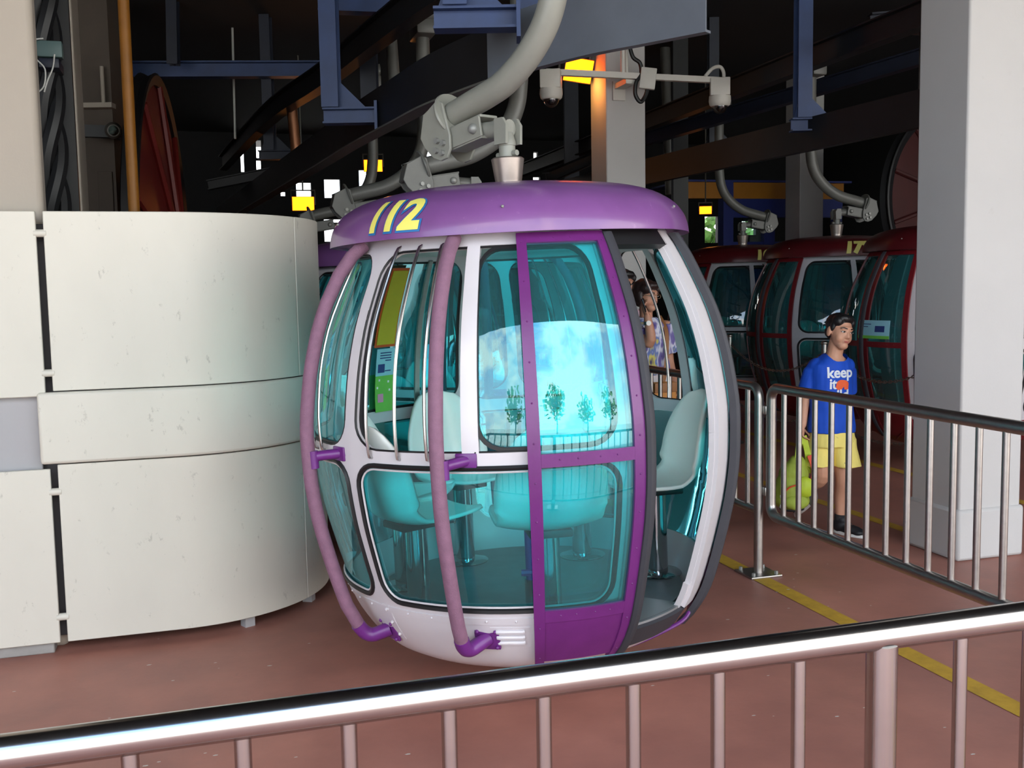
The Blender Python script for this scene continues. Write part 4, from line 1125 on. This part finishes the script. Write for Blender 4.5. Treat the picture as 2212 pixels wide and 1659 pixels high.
# ================================================================== people
mat('skin', lin(205, 152, 125), 0.5, vary=0.08, vscale=14, spec=.4)
mat('skin_b', lin(186, 134, 110), 0.5, vary=0.08, vscale=14, spec=.4)
mat('hair_black', lin(24, 22, 24), 0.45, vary=0.3, vscale=60, aniso=(1, 1, .15), bump=.5, bscale=160)
mat('hair_brown', lin(44, 30, 28), 0.45, vary=0.3, vscale=60, aniso=(1, 1, .15), bump=.5, bscale=160)
mat('eye_dark', lin(22, 16, 14), 0.25)
mat('eye_white', lin(225, 220, 215), 0.3)
mat('lip', lin(178, 100, 92), 0.45)
mat('shirt_blue', lin(14, 78, 200), 0.75, vary=0.12, vscale=9, bump=.15, bscale=30)
mat('shirt_print', lin(222, 228, 236), 0.7)
mat('bear_orange', lin(236, 98, 52), 0.7)
mat('shorts_yellow', lin(250, 230, 128), 0.8, vary=0.08, vscale=10, spots=.8, spotcol=lin(90, 88, 70), spotscale=24, bump=.15, bscale=25)
mat('shoe_black', lin(26, 27, 32), 0.6)
mat('sole_white', lin(220, 220, 218), 0.6)
mat('sock_dark', lin(40, 40, 44), 0.8)
mat('pack_green', lin(158, 174, 62), 0.7, vary=.22, vscale=8, bump=.3, bscale=22)
mat('pack_lime', lin(184, 204, 50), 0.6, vary=.1, vscale=10)
mat('pack_orange', lin(214, 74, 36), 0.6)
mat('pack_mesh', lin(120, 116, 118), 0.8)
mat('trousers_white', lin(214, 208, 212), 0.8, vary=.08, vscale=8, bump=.15, bscale=20)
mat('top_pink', lin(214, 180, 196), 0.8, spots=.8, spotcol=lin(60, 80, 140), spotscale=16, vary=.1)
mat('watch', lin(190, 186, 180), .25, metal=1.0)
mat('strap_tan', lin(150, 100, 60), .6)
mat('bag_tan', lin(206, 140, 70), .6, vary=.15, vscale=9)
mat('phone', lin(30, 26, 30), .25)
mat('sunglass', lin(20, 18, 20), .08, spec=.8)
mat('wire_frame', lin(190, 170, 140), .3, metal=1.0)
# painterly blouse: streaks of violet, yellow, blue and white
m = mat('blouse', lin(120, 110, 150), .75)
t_ = m.node_tree; bs = t_.nodes['Principled BSDF']
co = t_.nodes.new('ShaderNodeTexCoord'); mp = t_.nodes.new('ShaderNodeMapping'); mp.inputs['Scale'].default_value = (1, 1, .45); mp.inputs['Rotation'].default_value = (0.3, .5, 0)
nz = t_.nodes.new('ShaderNodeTexNoise'); nz.inputs['Scale'].default_value = 13; nz.inputs['Detail'].default_value = 2
rp = t_.nodes.new('ShaderNodeValToRGB'); rp.color_ramp.interpolation = 'EASE'
for i, (ps, cc) in enumerate([(0.30, lin(70, 50, 110)), (0.42, lin(110, 100, 160)), (0.50, lin(205, 205, 220)), (0.56, lin(90, 110, 170)), (0.63, lin(190, 180, 90)), (0.72, lin(60, 50, 90))]):
    el = rp.color_ramp.elements[i] if i < 2 else rp.color_ramp.elements.new(ps)
    el.position = ps; el.color = cc
t_.links.new(co.outputs['Object'], mp.inputs[0]); t_.links.new(mp.outputs[0], nz.inputs['Vector']); t_.links.new(nz.outputs['Fac'], rp.inputs[0]); t_.links.new(rp.outputs[0], bs.inputs['Base Color'])

def remeshed(b, name, m, parent, voxel, smooth=4, wrinkle=0.0, wscale=9.0):
    me = bpy.data.meshes.new(name); me.from_pydata(b.v, [], b.f)
    bb = bmesh.new(); bb.from_mesh(me); bmesh.ops.remove_doubles(bb, verts=bb.verts[:], dist=1e-5); bmesh.ops.recalc_face_normals(bb, faces=bb.faces[:]); bb.to_mesh(me); bb.free()
    o = bpy.data.objects.new(name + '_src', me)
    q = o.modifiers.new('r', 'REMESH'); q.mode = 'VOXEL'; q.voxel_size = voxel
    if smooth: q = o.modifiers.new('s', 'SMOOTH'); q.factor = .5; q.iterations = smooth
    me2 = evaluated_mesh(o); bpy.data.objects.remove(o); bpy.data.meshes.remove(me)
    if wrinkle:
        nv = len(me2.vertices); cos = [v.co.copy() for v in me2.vertices]; nos = [v.normal.copy() for v in me2.vertices]
        for i_ in range(nv):
            p = cos[i_]; k = noise.noise((p.x * wscale, p.y * wscale, p.z * wscale * .55)) + .5 * noise.noise((p.x * wscale * 2.3 + 5, p.y * wscale * 2.3, p.z * wscale * 1.1))
            cos[i_] = p + nos[i_] * (k * wrinkle)
        me2.vertices.foreach_set('co', [c for q_ in cos for c in q_]); me2.update()
    me2.shade_smooth(); me2.name = name
    o = bpy.data.objects.new(name, me2); COL.objects.link(o); me2.materials.clear(); me2.materials.append(MATS[m])
    if parent: o.parent = parent
    return o
def limb(b, pts, rs, n=14, k=5):
    sp = smooth_path([Vector(p) for p in pts], k); rr = []
    for i in range(len(pts) - 1):
        for j in range(k): rr.append(rs[i] + (rs[i + 1] - rs[i]) * j / k)
    rr.append(rs[-1]); b.tube(sp, rr, n); b.ball(sp[0], rr[0], 8); b.ball(sp[-1], rr[-1], 8)
def loft(b, rings, n=24, p=2.3):
    """rings: (cx, cy, cz, rx, ry, yaw_deg); superellipse sections, capped"""
    vs, fs = [], []
    for (cx, cy, cz, rx, ry, yw) in rings:
        for k in range(n):
            a = 2 * math.pi * k / n; c, s = math.cos(a), math.sin(a)
            x = rx * math.copysign(abs(c) ** (2 / p), c); y = ry * math.copysign(abs(s) ** (2 / p), s); w_ = R_(yw)
            vs.append((cx + x * math.cos(w_) - y * math.sin(w_), cy + x * math.sin(w_) + y * math.cos(w_), cz))
    for i in range(len(rings) - 1):
        for k in range(n): l = (k + 1) % n; fs.append((i * n + k, i * n + l, (i + 1) * n + l, (i + 1) * n + k))
    fs += [tuple(range(n - 1, -1, -1)), tuple((len(rings) - 1) * n + k for k in range(n))]
    b.add(vs, fs)
def hand(b, W, d, nrm, s=1.0, curl=.5, side=1):
    W = Vector(W); d = Vector(d).normalized(); nrm = Vector(nrm); nrm = (nrm - d * nrm.dot(d)).normalized(); t = d.cross(nrm)
    M = Matrix((t, nrm, d)).transposed().to_4x4(); M.translation = W + d * .045 * s
    b.ball((0, 0, 0), 1, 8, (.039 * s, .016 * s, .052 * s), mtx=M)
    for i in range(4):
        ln = (.058, .068, .063, .048)[i] * s; q = W + d * .082 * s + t * ((-.028 + .0187 * i) * s * side); a = curl * (.5 + .1 * i)
        pts = [q - d * .02 * s, q]; dd = d.copy()
        for j in range(3):
            dd = (dd * math.cos(a) + nrm * math.sin(a)).normalized(); pts.append(pts[-1] + dd * ln * (.45, .32, .25)[j])
            nn = nrm - dd * nrm.dot(dd)
            a = curl * .75
        limb(b, pts, [.0085 * s, .0084 * s, .0078 * s, .0072 * s, .0062 * s], 8, 2)
    q = W + d * .025 * s - t * .03 * s * side
    limb(b, [q, q + (d * .55 - t * .75 * side + nrm * .3) * .035 * s, q + (d * .95 - t * .75 * side + nrm * .75) * .055 * s, q + (d * 1.3 - t * .6 * side + nrm * 1.0) * .066 * s], [.012 * s, .0105 * s, .009 * s, .007 * s], 8, 2)
def head_parts(b, C_, yaw, tilt=0.0, nod=0.0, s=1.0):
    """adds the head to the body union; returns the head matrix (face looks along -y)"""
    M = Matrix.Translation(C_) @ Matrix.Rotation(R_(yaw), 4, 'Z') @ Matrix.Rotation(R_(tilt), 4, 'Y') @ Matrix.Rotation(R_(nod), 4, 'X') @ Matrix.Scale(s, 4)
    for (c, r) in (((0, .012, .030), (.070, .085, .076)), ((0, -.022, -.012), (.0595, .062, .088)), ((0, -.048, -.082), (.034, .034, .026)), ((.030, -.044, -.034), (.026, .028, .034)), ((-.030, -.044, -.034), (.026, .028, .034)),
                   ((0, -.066, .022), (.046, .020, .016)), ((0, -.084, -.012), (.0085, .012, .024)), ((0, -.090, -.028), (.013, .012, .009)), ((.010, -.084, -.030), (.008, .008, .007)), ((-.010, -.084, -.030), (.008, .008, .007)),
                   ((.071, .010, -.010), (.010, .020, .031)), ((-.071, .010, -.010), (.010, .020, .031)), ((0, -.077, -.057), (.020, .0065, .009))):
        b.ball(c, 1, 10, r, mtx=M)
    return M
def face(M, root, eye='eye_dark', brow='hair_black', lipm='lip', glasses=None):
    for sx in (-1, 1):
        b = MB(); b.ball((sx * .028, -.0755, .000), 1, 8, (.0140, .0055, .0046), mtx=M); e = b.build('eye', 'eye_white', root)
        b = MB(); b.ball((sx * .028, -.0795, .0003), 1, 8, (.0062, .0035, .0048), mtx=M); b.build('iris', 'eye_dark', e)
        b = MB(); b.tube([M @ Vector((sx * .045, -.070, .002)), M @ Vector((sx * .037, -.0785, .0046)), M @ Vector((sx * .027, -.0812, .0056)), M @ Vector((sx * .014, -.079, .001))], .0018, 6); b.build('eyelid', 'eye_dark', e)
        b = MB(); b.tube([M @ Vector((sx * .050, -.068, .021)), M @ Vector((sx * .034, -.081, .026)), M @ Vector((sx * .013, -.086, .021))], [.002, .0038, .0034], 6); b.build('eyebrow', brow, root)
    b = MB(); b.ball((0, -.0805, -.0540), 1, 8, (.019, .0042, .0030), mtx=M); b.ball((0, -.0800, -.0600), 1, 8, (.016, .0048, .0038), mtx=M); b.build('lips', lipm, root)
def inp(px, py, d, base, rot):     # photo point at a distance, in a figure's own axes
    return rot.inverted() @ (far(px, py, d) - base)

ROT = Matrix.Rotation(-HEAD, 3, 'Z')
# ---------------------------------------------------------------- boy
bc = far(1795, 1150, 6.42); bbase = Vector((bc.x, bc.y, 0))
boy = thing('person', 'boy in blue t-shirt and yellow shorts carrying a green backpack', 'person', bbase, -HEAD)
b = MB()
MH = head_parts(b, Vector((.034, -.02, 1.300)), 20, 9, 3, 1.03)
limb(b, [(.0, .0, 1.08), (.010, .0, 1.16), (.028, -.004, 1.245)], [.068, .050, .050])
loft(b, [(-.01, 0, .60, .115, .085, 8), (-.012, 0, .70, .12, .085, 8), (-.012, 0, .82, .112, .080, 10), (-.012, 0, .95, .125, .083, 12), (-.014, 0, 1.06, .135, .080, 12), (-.008, 0, 1.12, .10, .06, 12), (.005, 0, 1.15, .05, .045, 12)])
SHL, SHR = Vector((-.116, .0, 1.080)), Vector((.100, .02, 1.080))
EL, WR = Vector((-.168, .015, .885)), Vector((-.196, -.03, .715))
limb(b, [SHL, EL, WR], [.038, .033, .023])
hand(b, WR, (-.02, -.06, -1), (.9, -.3, 0), .80, 1.05, 1)
EL2, WR2 = Vector((.128, .10, .88)), Vector((.08, .19, .74))
limb(b, [SHR, EL2, WR2], [.038, .033, .023]); hand(b, WR2, (-.4, .3, -.8), (-.6, -.6, 0), .80, .6, -1)
HL, KL, AL = Vector((-.065, .02, .62)), Vector((-.070, .0, .365)), Vector((-.165, .26, .165))
HR, KR, AR = Vector((.062, .0, .62)), Vector((.062, -.035, .365)), Vector((.060, .0, .095))
limb(b, [HL, (HL + KL) / 2, KL, (KL + AL) / 2 + Vector((0, .015, .02)), AL], [.083, .068, .050, .046, .032]); limb(b, [HR, (HR + KR) / 2, KR, (KR * .55 + AR * .45) + Vector((0, .02, 0)), AR], [.083, .066, .047, .042, .030])
body = remeshed(b, 'body', 'skin', boy, .0055, 3)
face(MH, boy)
b = MB()
for (c, r) in (((0, .020, .044), (.0755, .088, .072)), ((0, -.040, .082), (.052, .036, .026)), ((.046, -.022, .062), (.029, .042, .036)), ((-.046, -.022, .062), (.029, .042, .036)), ((.066, -.012, .024), (.011, .018, .030)), ((-.066, -.012, .024), (.011, .018, .030)), ((0, .06, -.005), (.058, .045, .05))): b.ball(c, 1, 10, r, mtx=MH)
remeshed(b, 'hair', 'hair_black', boy, .005, 4, .0012, 45)
b = MB()
loft(b, [(-.008, 0, .662, .150, .106, 8), (-.008, 0, .70, .150, .106, 8), (-.010, 0, .80, .140, .100, 10), (-.012, 0, .92, .143, .100, 12), (-.012, 0, 1.04, .143, .098, 12), (-.010, 0, 1.095, .132, .090, 12), (.002, 0, 1.135, .098, .076, 12), (.012, 0, 1.160, .068, .064, 12)])
for (s, e, k) in ((SHL, EL, 1), (SHR, EL2, 1)):
    d = (e - s); b.tube([s + Vector((.03 if s.x < 0 else -.03, 0, .005)), s + d * .2, s + d * .62, s + d * .86], [.055, .056, .058, .060], 18)
b.ball(SHL + Vector((.014, 0, -.004)), .060, 10); b.ball(SHR + Vector((-.014, -.006, -.004)), .060, 10)
shirt = remeshed(b, 'tshirt', 'shirt_blue', boy, .006, 2, .0075, 11)
bb = bmesh.new(); bb.from_mesh(shirt.data)     # scooped neckline
bmesh.ops.delete(bb, geom=[v for v in bb.verts if ((v.co.x - .022) / .066) ** 2 + ((v.co.y + .05) / .085) ** 2 + ((v.co.z - 1.172) / .055) ** 2 < 1], context='VERTS')
for _ in range(6): bmesh.ops.smooth_vert(bb, verts=[v for v in bb.verts if v.is_boundary], factor=.5, use_axis_x=True, use_axis_y=True, use_axis_z=True)
bb.to_mesh(shirt.data); bb.free()
b = MB()
loft(b, [(-.006, 0, .72, .128, .092, 8), (-.002, 0, .63, .142, .104, 8), (.0, .0, .575, .148, .108, 8)])
for (h, k, sx) in ((HL, KL, -1), (HR, KR, 1)):
    e = k + (h - k) * .30
    loft(b, [(h.x * 1.06, h.y, .62, .080, .098, 0), (h.x * 1.1, h.y, .56, .084, .098, 4 * sx), ((h.x + e.x) / 2 * 1.15 + .006 * sx, (h.y + e.y) / 2, .50, .087, .096, 6 * sx), (e.x * 1.18 + .010 * sx, e.y, .448, .090, .097, 8 * sx)])
remeshed(b, 'shorts', 'shorts_yellow', boy, .006, 2, .006, 12)
def shoe(A, yaw, pitch=0.0):
    M = Matrix.Translation(A) @ Matrix.Rotation(R_(yaw), 4, 'Z') @ Matrix.Rotation(R_(pitch), 4, 'X')
    b = MB(); b.ball((0, -.075, -.055), 1, 10, (.042, .090, .032), mtx=M); b.ball((0, .0, -.035), 1, 10, (.037, .052, .055), mtx=M); b.ball((0, -.01, .0), 1, 10, (.036, .042, .035), mtx=M); b.ball((0, -.13, -.062), 1, 10, (.040, .045, .024), mtx=M)
    o = remeshed(b, 'shoe', 'shoe_black', boy, .006, 2)
    b = MB(); pl = [(.034 * math.sin(a) * (1.0 + .22 * math.cos(a)), -.062 + .118 * -math.cos(a)) for a in [k * math.pi / 12 for k in range(24)]]
    b.prism(pl, .022, M @ Matrix.Translation((0, 0, -.083))); b.build('sole', 'sole_white', o, bevel=.004)
    b = MB(); b.tube([M @ Vector((0, .003, .0)), M @ Vector((0, .0, .035))], .037, 14); b.build('sock', 'sock_dark', o)
    for k in range(4):
        b = MB(); b.tube([M @ Vector((-.02, -.045 - .018 * k, -.012 - .008 * k)), M @ Vector((.02, -.05 - .018 * k, -.012 - .008 * k))], .0035, 6); b.build('lace', 'sock_dark', o)
shoe(AR, 38, 0); shoe(AL, 20, -38)
# printed words and animal on the chest
bvh = BVHTree.FromPolygons([v.co.copy() for v in shirt.data.vertices], [tuple(p.vertices) for p in shirt.data.polygons])
def onto(b, name, m, cx, cz, lift=.0025):
    slice_bm(b, .012)
    for v in b.verts:
        h = bvh.ray_cast(Vector((cx + v.co.x, -1, cz + v.co.y)), Vector((0, 1, 0)))
        y = h[0].y if h[0] else -.1
        v.co = Vector((cx + v.co.x, y - lift, cz + v.co.y))
    return bm_obj(b, name, m, shirt)
for (txt, cx, cz) in (('keep', .018, 1.018), ('it', -.030, .948), ('wild', .003, .878)):
    onto(text_mesh(txt, .092, .0026, 0, .98), 'print_word', 'shirt_print', cx, cz)
bear = [(-.046, -.020), (-.040, -.024), (-.032, -.014), (-.031, -.036), (-.022, -.036), (-.020, -.018), (-.014, -.018), (-.012, -.034), (-.004, -.034), (-.002, -.017), (.012, -.018), (.015, -.035), (.023, -.035), (.024, -.018), (.030, -.018), (.034, -.036), (.042, -.036), (.040, -.014), (.045, -.002), (.042, .008), (.036, .014), (.024, .022), (.008, .025), (-.012, .026), (-.028, .020), (-.038, .006), (-.041, -.012)]
bb = bmesh.new(); bb.faces.new([bb.verts.new((p[0], p[1], 0)) for p in bear]); bmesh.ops.triangulate(bb, faces=bb.faces[:])
onto(bb, 'print_animal', 'bear_orange', .030, .976, .0045)

# ---------------------------------------------------------------- backpack held in his hand
hw = ROT @ (WR + Vector((-.003, -.005, -.075))) + bbase
bp_ = thing('backpack', 'green backpack hanging from the boy’s hand beside his legs', 'backpack', (hw.x - .012, hw.y, .165), -HEAD)
def bpb(parts, nm, m, parent, vox=.007, wr=.006):
    b = MB()
    for (c, r) in parts: b.ball((c[0] - .012, c[1], c[2] * .82), 1, 12, (r[0], r[1], r[2] * .82))
    return remeshed(b, nm, m, parent, vox, 2, wr, 14)
bd = bpb([((-.035, 0, .17), (.115, .09, .17)), ((-.04, 0, .09), (.115, .09, .09)), ((-.03, 0, .29), (.095, .075, .10)), ((-.01, 0, .37), (.055, .05, .07))], 'pack_body', 'pack_green', bp_)
bpb([((.02, -.07, .20), (.062, .035, .085))], 'front_flap', 'pack_lime', bp_)
bpb([((-.03, -.075, .085), (.08, .03, .06))], 'front_pocket', 'pack_green', bp_)
bpb([((.09, -.01, .11), (.032, .05, .085))], 'mesh_pocket', 'pack_mesh', bp_)
bpb([((-.055, -.02, .345), (.035, .03, .018))], 'carry_loop', 'pack_orange', bp_, .006, .002)
bpb([((-.04, 0, .018), (.08, .065, .022))], 'base_panel', 'shoe_black', bp_, .006, .002)
zt = hw.z - .165
for (pts, m, nm) in (([(-.03, -.03, .27), (-.02, -.02, .40), (0.005, 0, zt + .005)], 'pack_lime', 'strap'), ([(.05, .0, .24), (.045, 0, .36), (.018, 0, zt + .005)], 'pack_lime', 'strap'), ([(.06, -.05, .17), (.075, -.04, .27), (.05, -.03, .36)], 'pack_orange', 'buckle_strap')):
    sp = smooth_path(pts, 6); b = MB()
    for i in range(len(sp) - 1):
        d = (sp[i + 1] - sp[i]); b.box((0, 0, d.length / 2), (.010, .036, d.length * 1.1), mtx=frame_z(sp[i], d, (0, -1, 0)))
    b.build(nm, m, bp_)
b = MB(); b.tube(smooth_path([(-.13, -.06, .10), (-.10, -.092, .165), (-.03, -.098, .19)], 5), .005, 6); b.build('zip', 'pack_orange', bp_)
b = MB(); b.box((-.125, -.03, .07), (.03, .04, .09), ch=.006); b.build('side_tag', 'sole_white', bp_)

# ---------------------------------------------------------------- two women behind the railing
def woman(label, px, d, top_z, headyaw, bodyyaw, hairm, topm, legm, hair_long, raise_arm, group=None):
    c = far(px, 700, d); base = Vector((c.x, c.y, 0)); s = top_z / 1.60
    root = thing('person', label, 'person', base, -HEAD)
    b = MB()
    M = head_parts(b, Vector((0, -.01, 1.485 * s)), headyaw, 2, 3, 1.04 * s)
    limb(b, [(0, .01, 1.27 * s), (0, .012, 1.34 * s), (0, .005, 1.42 * s)], [.07 * s, .048 * s, .05 * s])
    loft(b, [(0, 0, .78 * s, .155 * s, .11 * s, bodyyaw), (0, 0, .92 * s, .15 * s, .11 * s, bodyyaw), (0, 0, 1.05 * s, .135 * s, .10 * s, bodyyaw), (0, 0, 1.18 * s, .155 * s, .115 * s, bodyyaw), (0, 0, 1.27 * s, .15 * s, .095 * s, bodyyaw), (0, 0, 1.32 * s, .07 * s, .06 * s, bodyyaw)])
    yw = Matrix.Rotation(R_(bodyyaw), 3, 'Z')
    def B(x, y, z): return yw @ Vector((x * s, y * s, z * s))
    arms = []
    for sx in (-1, 1):
        S0 = B(.165 * sx, 0, 1.255)
        if raise_arm and sx < 0: E0, W0 = Vector((-.01, -.25, 1.20)), Vector((-.025, -.26, 1.385)); hd = Vector((-.35, .1, .9)); hn = (1, .2, .3)
        else: E0, W0 = B(.21 * sx, .03, 1.0), B(.19 * sx, -.10, .83); hd = Vector((0, -.3, -1)); hn = B(-sx, 0, 0)
        limb(b, [S0, E0, W0], [.05 * s, .041 * s, .027 * s]); hand(b, W0, hd, hn, .92 * s, .9, sx); arms.append((S0, E0, W0))
    legs = []
    for sx in (-1, 1):
        h, k, a = B(.085 * sx, 0, .82), B(.085 * sx, -.01, .46), B(.085 * sx, .01, .08)
        limb(b, [h, k, a], [.095 * s, .06 * s, .038 * s]); b.ball(a + B(0, -.06, -.045), 1, 8, (.04 * s, .10 * s, .033 * s)); legs.append((h, k, a))
    remeshed(b, 'body', 'skin_b', root, .0065, 3)
    face(M, root, brow=hairm)
    b = MB()
    for (c_, r) in (((0, .020, .044), (.082, .094, .076)), ((.05, -.030, .05), (.032, .048, .040)), ((-.05, -.030, .05), (.032, .048, .040)), ((0, -.046, .074), (.058, .042, .028)), ((.072, .01, -.005), (.018, .04, .05)), ((-.072, .01, -.005), (.018, .04, .05)), ((0, .05, -.02), (.072, .05, .06))): b.ball(c_, 1, 10, r, mtx=M)
    if hair_long: b.ball((0, .06, -.09), 1, 10, (.075, .04, .10), mtx=M)
    remeshed(b, 'hair', hairm, root, .006, 2, .004, 30)
    b = MB()
    loft(b, [(0, 0, .92 * s, .185 * s, .135 * s, bodyyaw), (0, 0, 1.05 * s, .165 * s, .122 * s, bodyyaw), (0, -.005, 1.17 * s, .172 * s, .132 * s, bodyyaw), (0, 0, 1.27 * s, .165 * s, .108 * s, bodyyaw), (0, 0, 1.315 * s, .09 * s, .075 * s, bodyyaw), (0, 0, 1.33 * s, .07 * s, .068 * s, bodyyaw)])
    for (S0, E0, W0) in arms: dd = E0 - S0; b.tube([S0 - dd * .12, S0 + dd * .25, S0 + dd * .72], [.066 * s, .072 * s, .076 * s], 16)
    remeshed(b, 'blouse', topm, root, .008, 2, .007, 10)
    b = MB(); loft(b, [(0, 0, .70 * s, .175 * s, .125 * s, bodyyaw), (0, 0, .84 * s, .172 * s, .125 * s, bodyyaw), (0, 0, .96 * s, .155 * s, .115 * s, bodyyaw)])
    for (h, k, a) in legs: b.tube([h + Vector((0, 0, .02)), h.lerp(k, .5), k, k.lerp(a, .9)], [.10 * s, .092 * s, .078 * s, .07 * s], 16)
    remeshed(b, 'trousers', legm, root, .008, 2, .005, 9)
    for (h, k, a) in legs:
        b = MB(); b.ball(a + B(0, -.06, -.05), 1, 10, (.045 * s, .115 * s, .034 * s)); b.build('shoe', 'shoe_black', root)
    return root, M, arms, B, base, s
w1, M1, arms1, B1, base1, s1 = woman('woman in a painterly violet blouse wearing glasses, hand raised to her face', 1396, 7.62, 1.655, 42, 25, 'hair_brown', 'blouse', 'trousers_white', False, True)
b = MB()
for sx in (-1, 1):
    b.tube([M1 @ Vector((sx * .028 + .022 * math.cos(a), -.088, .000 + .016 * math.sin(a))) for a in [k * math.pi / 8 for k in range(16)]], .0016, 6, closed=True)
    b.tube([M1 @ Vector((sx * .050, -.086, .004)), M1 @ Vector((sx * .072, -.05, .006)), M1 @ Vector((sx * .076, .01, .004))], .0016, 6)
b.tube([M1 @ Vector((-.007, -.09, .003)), M1 @ Vector((.007, -.09, .003))], .0016, 6); b.build('glasses', 'wire_frame', w1)
W0 = arms1[0][2]; E0 = arms1[0][1]; dv = (W0 - E0).normalized()
b = MB(); b.tube([W0 - dv * .055, W0 - dv * .03], .034, 16); wt = b.build('wristwatch', 'watch', w1)
b = MB(); b.tube([W0 - dv * .043 + Vector((0, -.03, 0)), W0 - dv * .043 + Vector((0, -.042, 0))], .018, 16); b.build('watch_face', 'eye_white', wt)
b = MB(); b.box((0, 0, 0), (.05, .012, .10), mtx=Matrix.Translation(W0 + Vector((-.020, -.005, .085))) @ Matrix.Rotation(-.3, 4, 'Y') @ Matrix.Rotation(1.2, 4, 'Z'), ch=.004); ph = b.build('phone', 'phone', w1)
b = MB(); pts = [B1(.10, -.02, 1.335), B1(.09, -.12, 1.24), B1(.07, -.16, 1.1), B1(.05, -.17, .95), B1(.03, -.17, .86)]
sp = smooth_path(pts, 6)
for i in range(len(sp) - 1): d = sp[i + 1] - sp[i]; b.box((0, 0, d.length / 2), (.006, .028, d.length * 1.1), mtx=frame_z(sp[i], d, (0, -1, 0)))
b.build('bag_strap', 'strap_tan', w1)
hb = MB(); hb.box((0, 0, 0), (.20, .07, .16), mtx=Matrix.Translation(B1(.0, -.215, .80)) @ Matrix.Rotation(R_(25), 4, 'Z'), ch=.02)
hbg = hb.build('shoulder_bag', 'bag_tan', w1)
b = MB(); b.box((0, 0, 0), (.20, .012, .07), mtx=Matrix.Translation(B1(.0, -.255, .84)) @ Matrix.Rotation(R_(25), 4, 'Z'), ch=.004); b.build('bag_flap', 'strap_tan', hbg)
w2, M2, arms2, B2, base2, s2 = woman('woman with dark sunglasses standing behind the black door edge', 1345, 8.3, 1.75, 40, 20, 'hair_black', 'top_pink', 'trousers_white', True, False)
b = MB()
for sx in (-1, 1): b.ball((sx * .030, -.086, .0), 1, 10, (.027, .008, .021), mtx=M2); b.tube([M2 @ Vector((sx * .052, -.082, .008)), M2 @ Vector((sx * .075, -.04, .010)), M2 @ Vector((sx * .080, .01, .006))], .004, 6)
b.tube([M2 @ Vector((-.01, -.092, .004)), M2 @ Vector((.01, -.092, .004))], .003, 6); b.build('sunglasses', 'sunglass', w2)
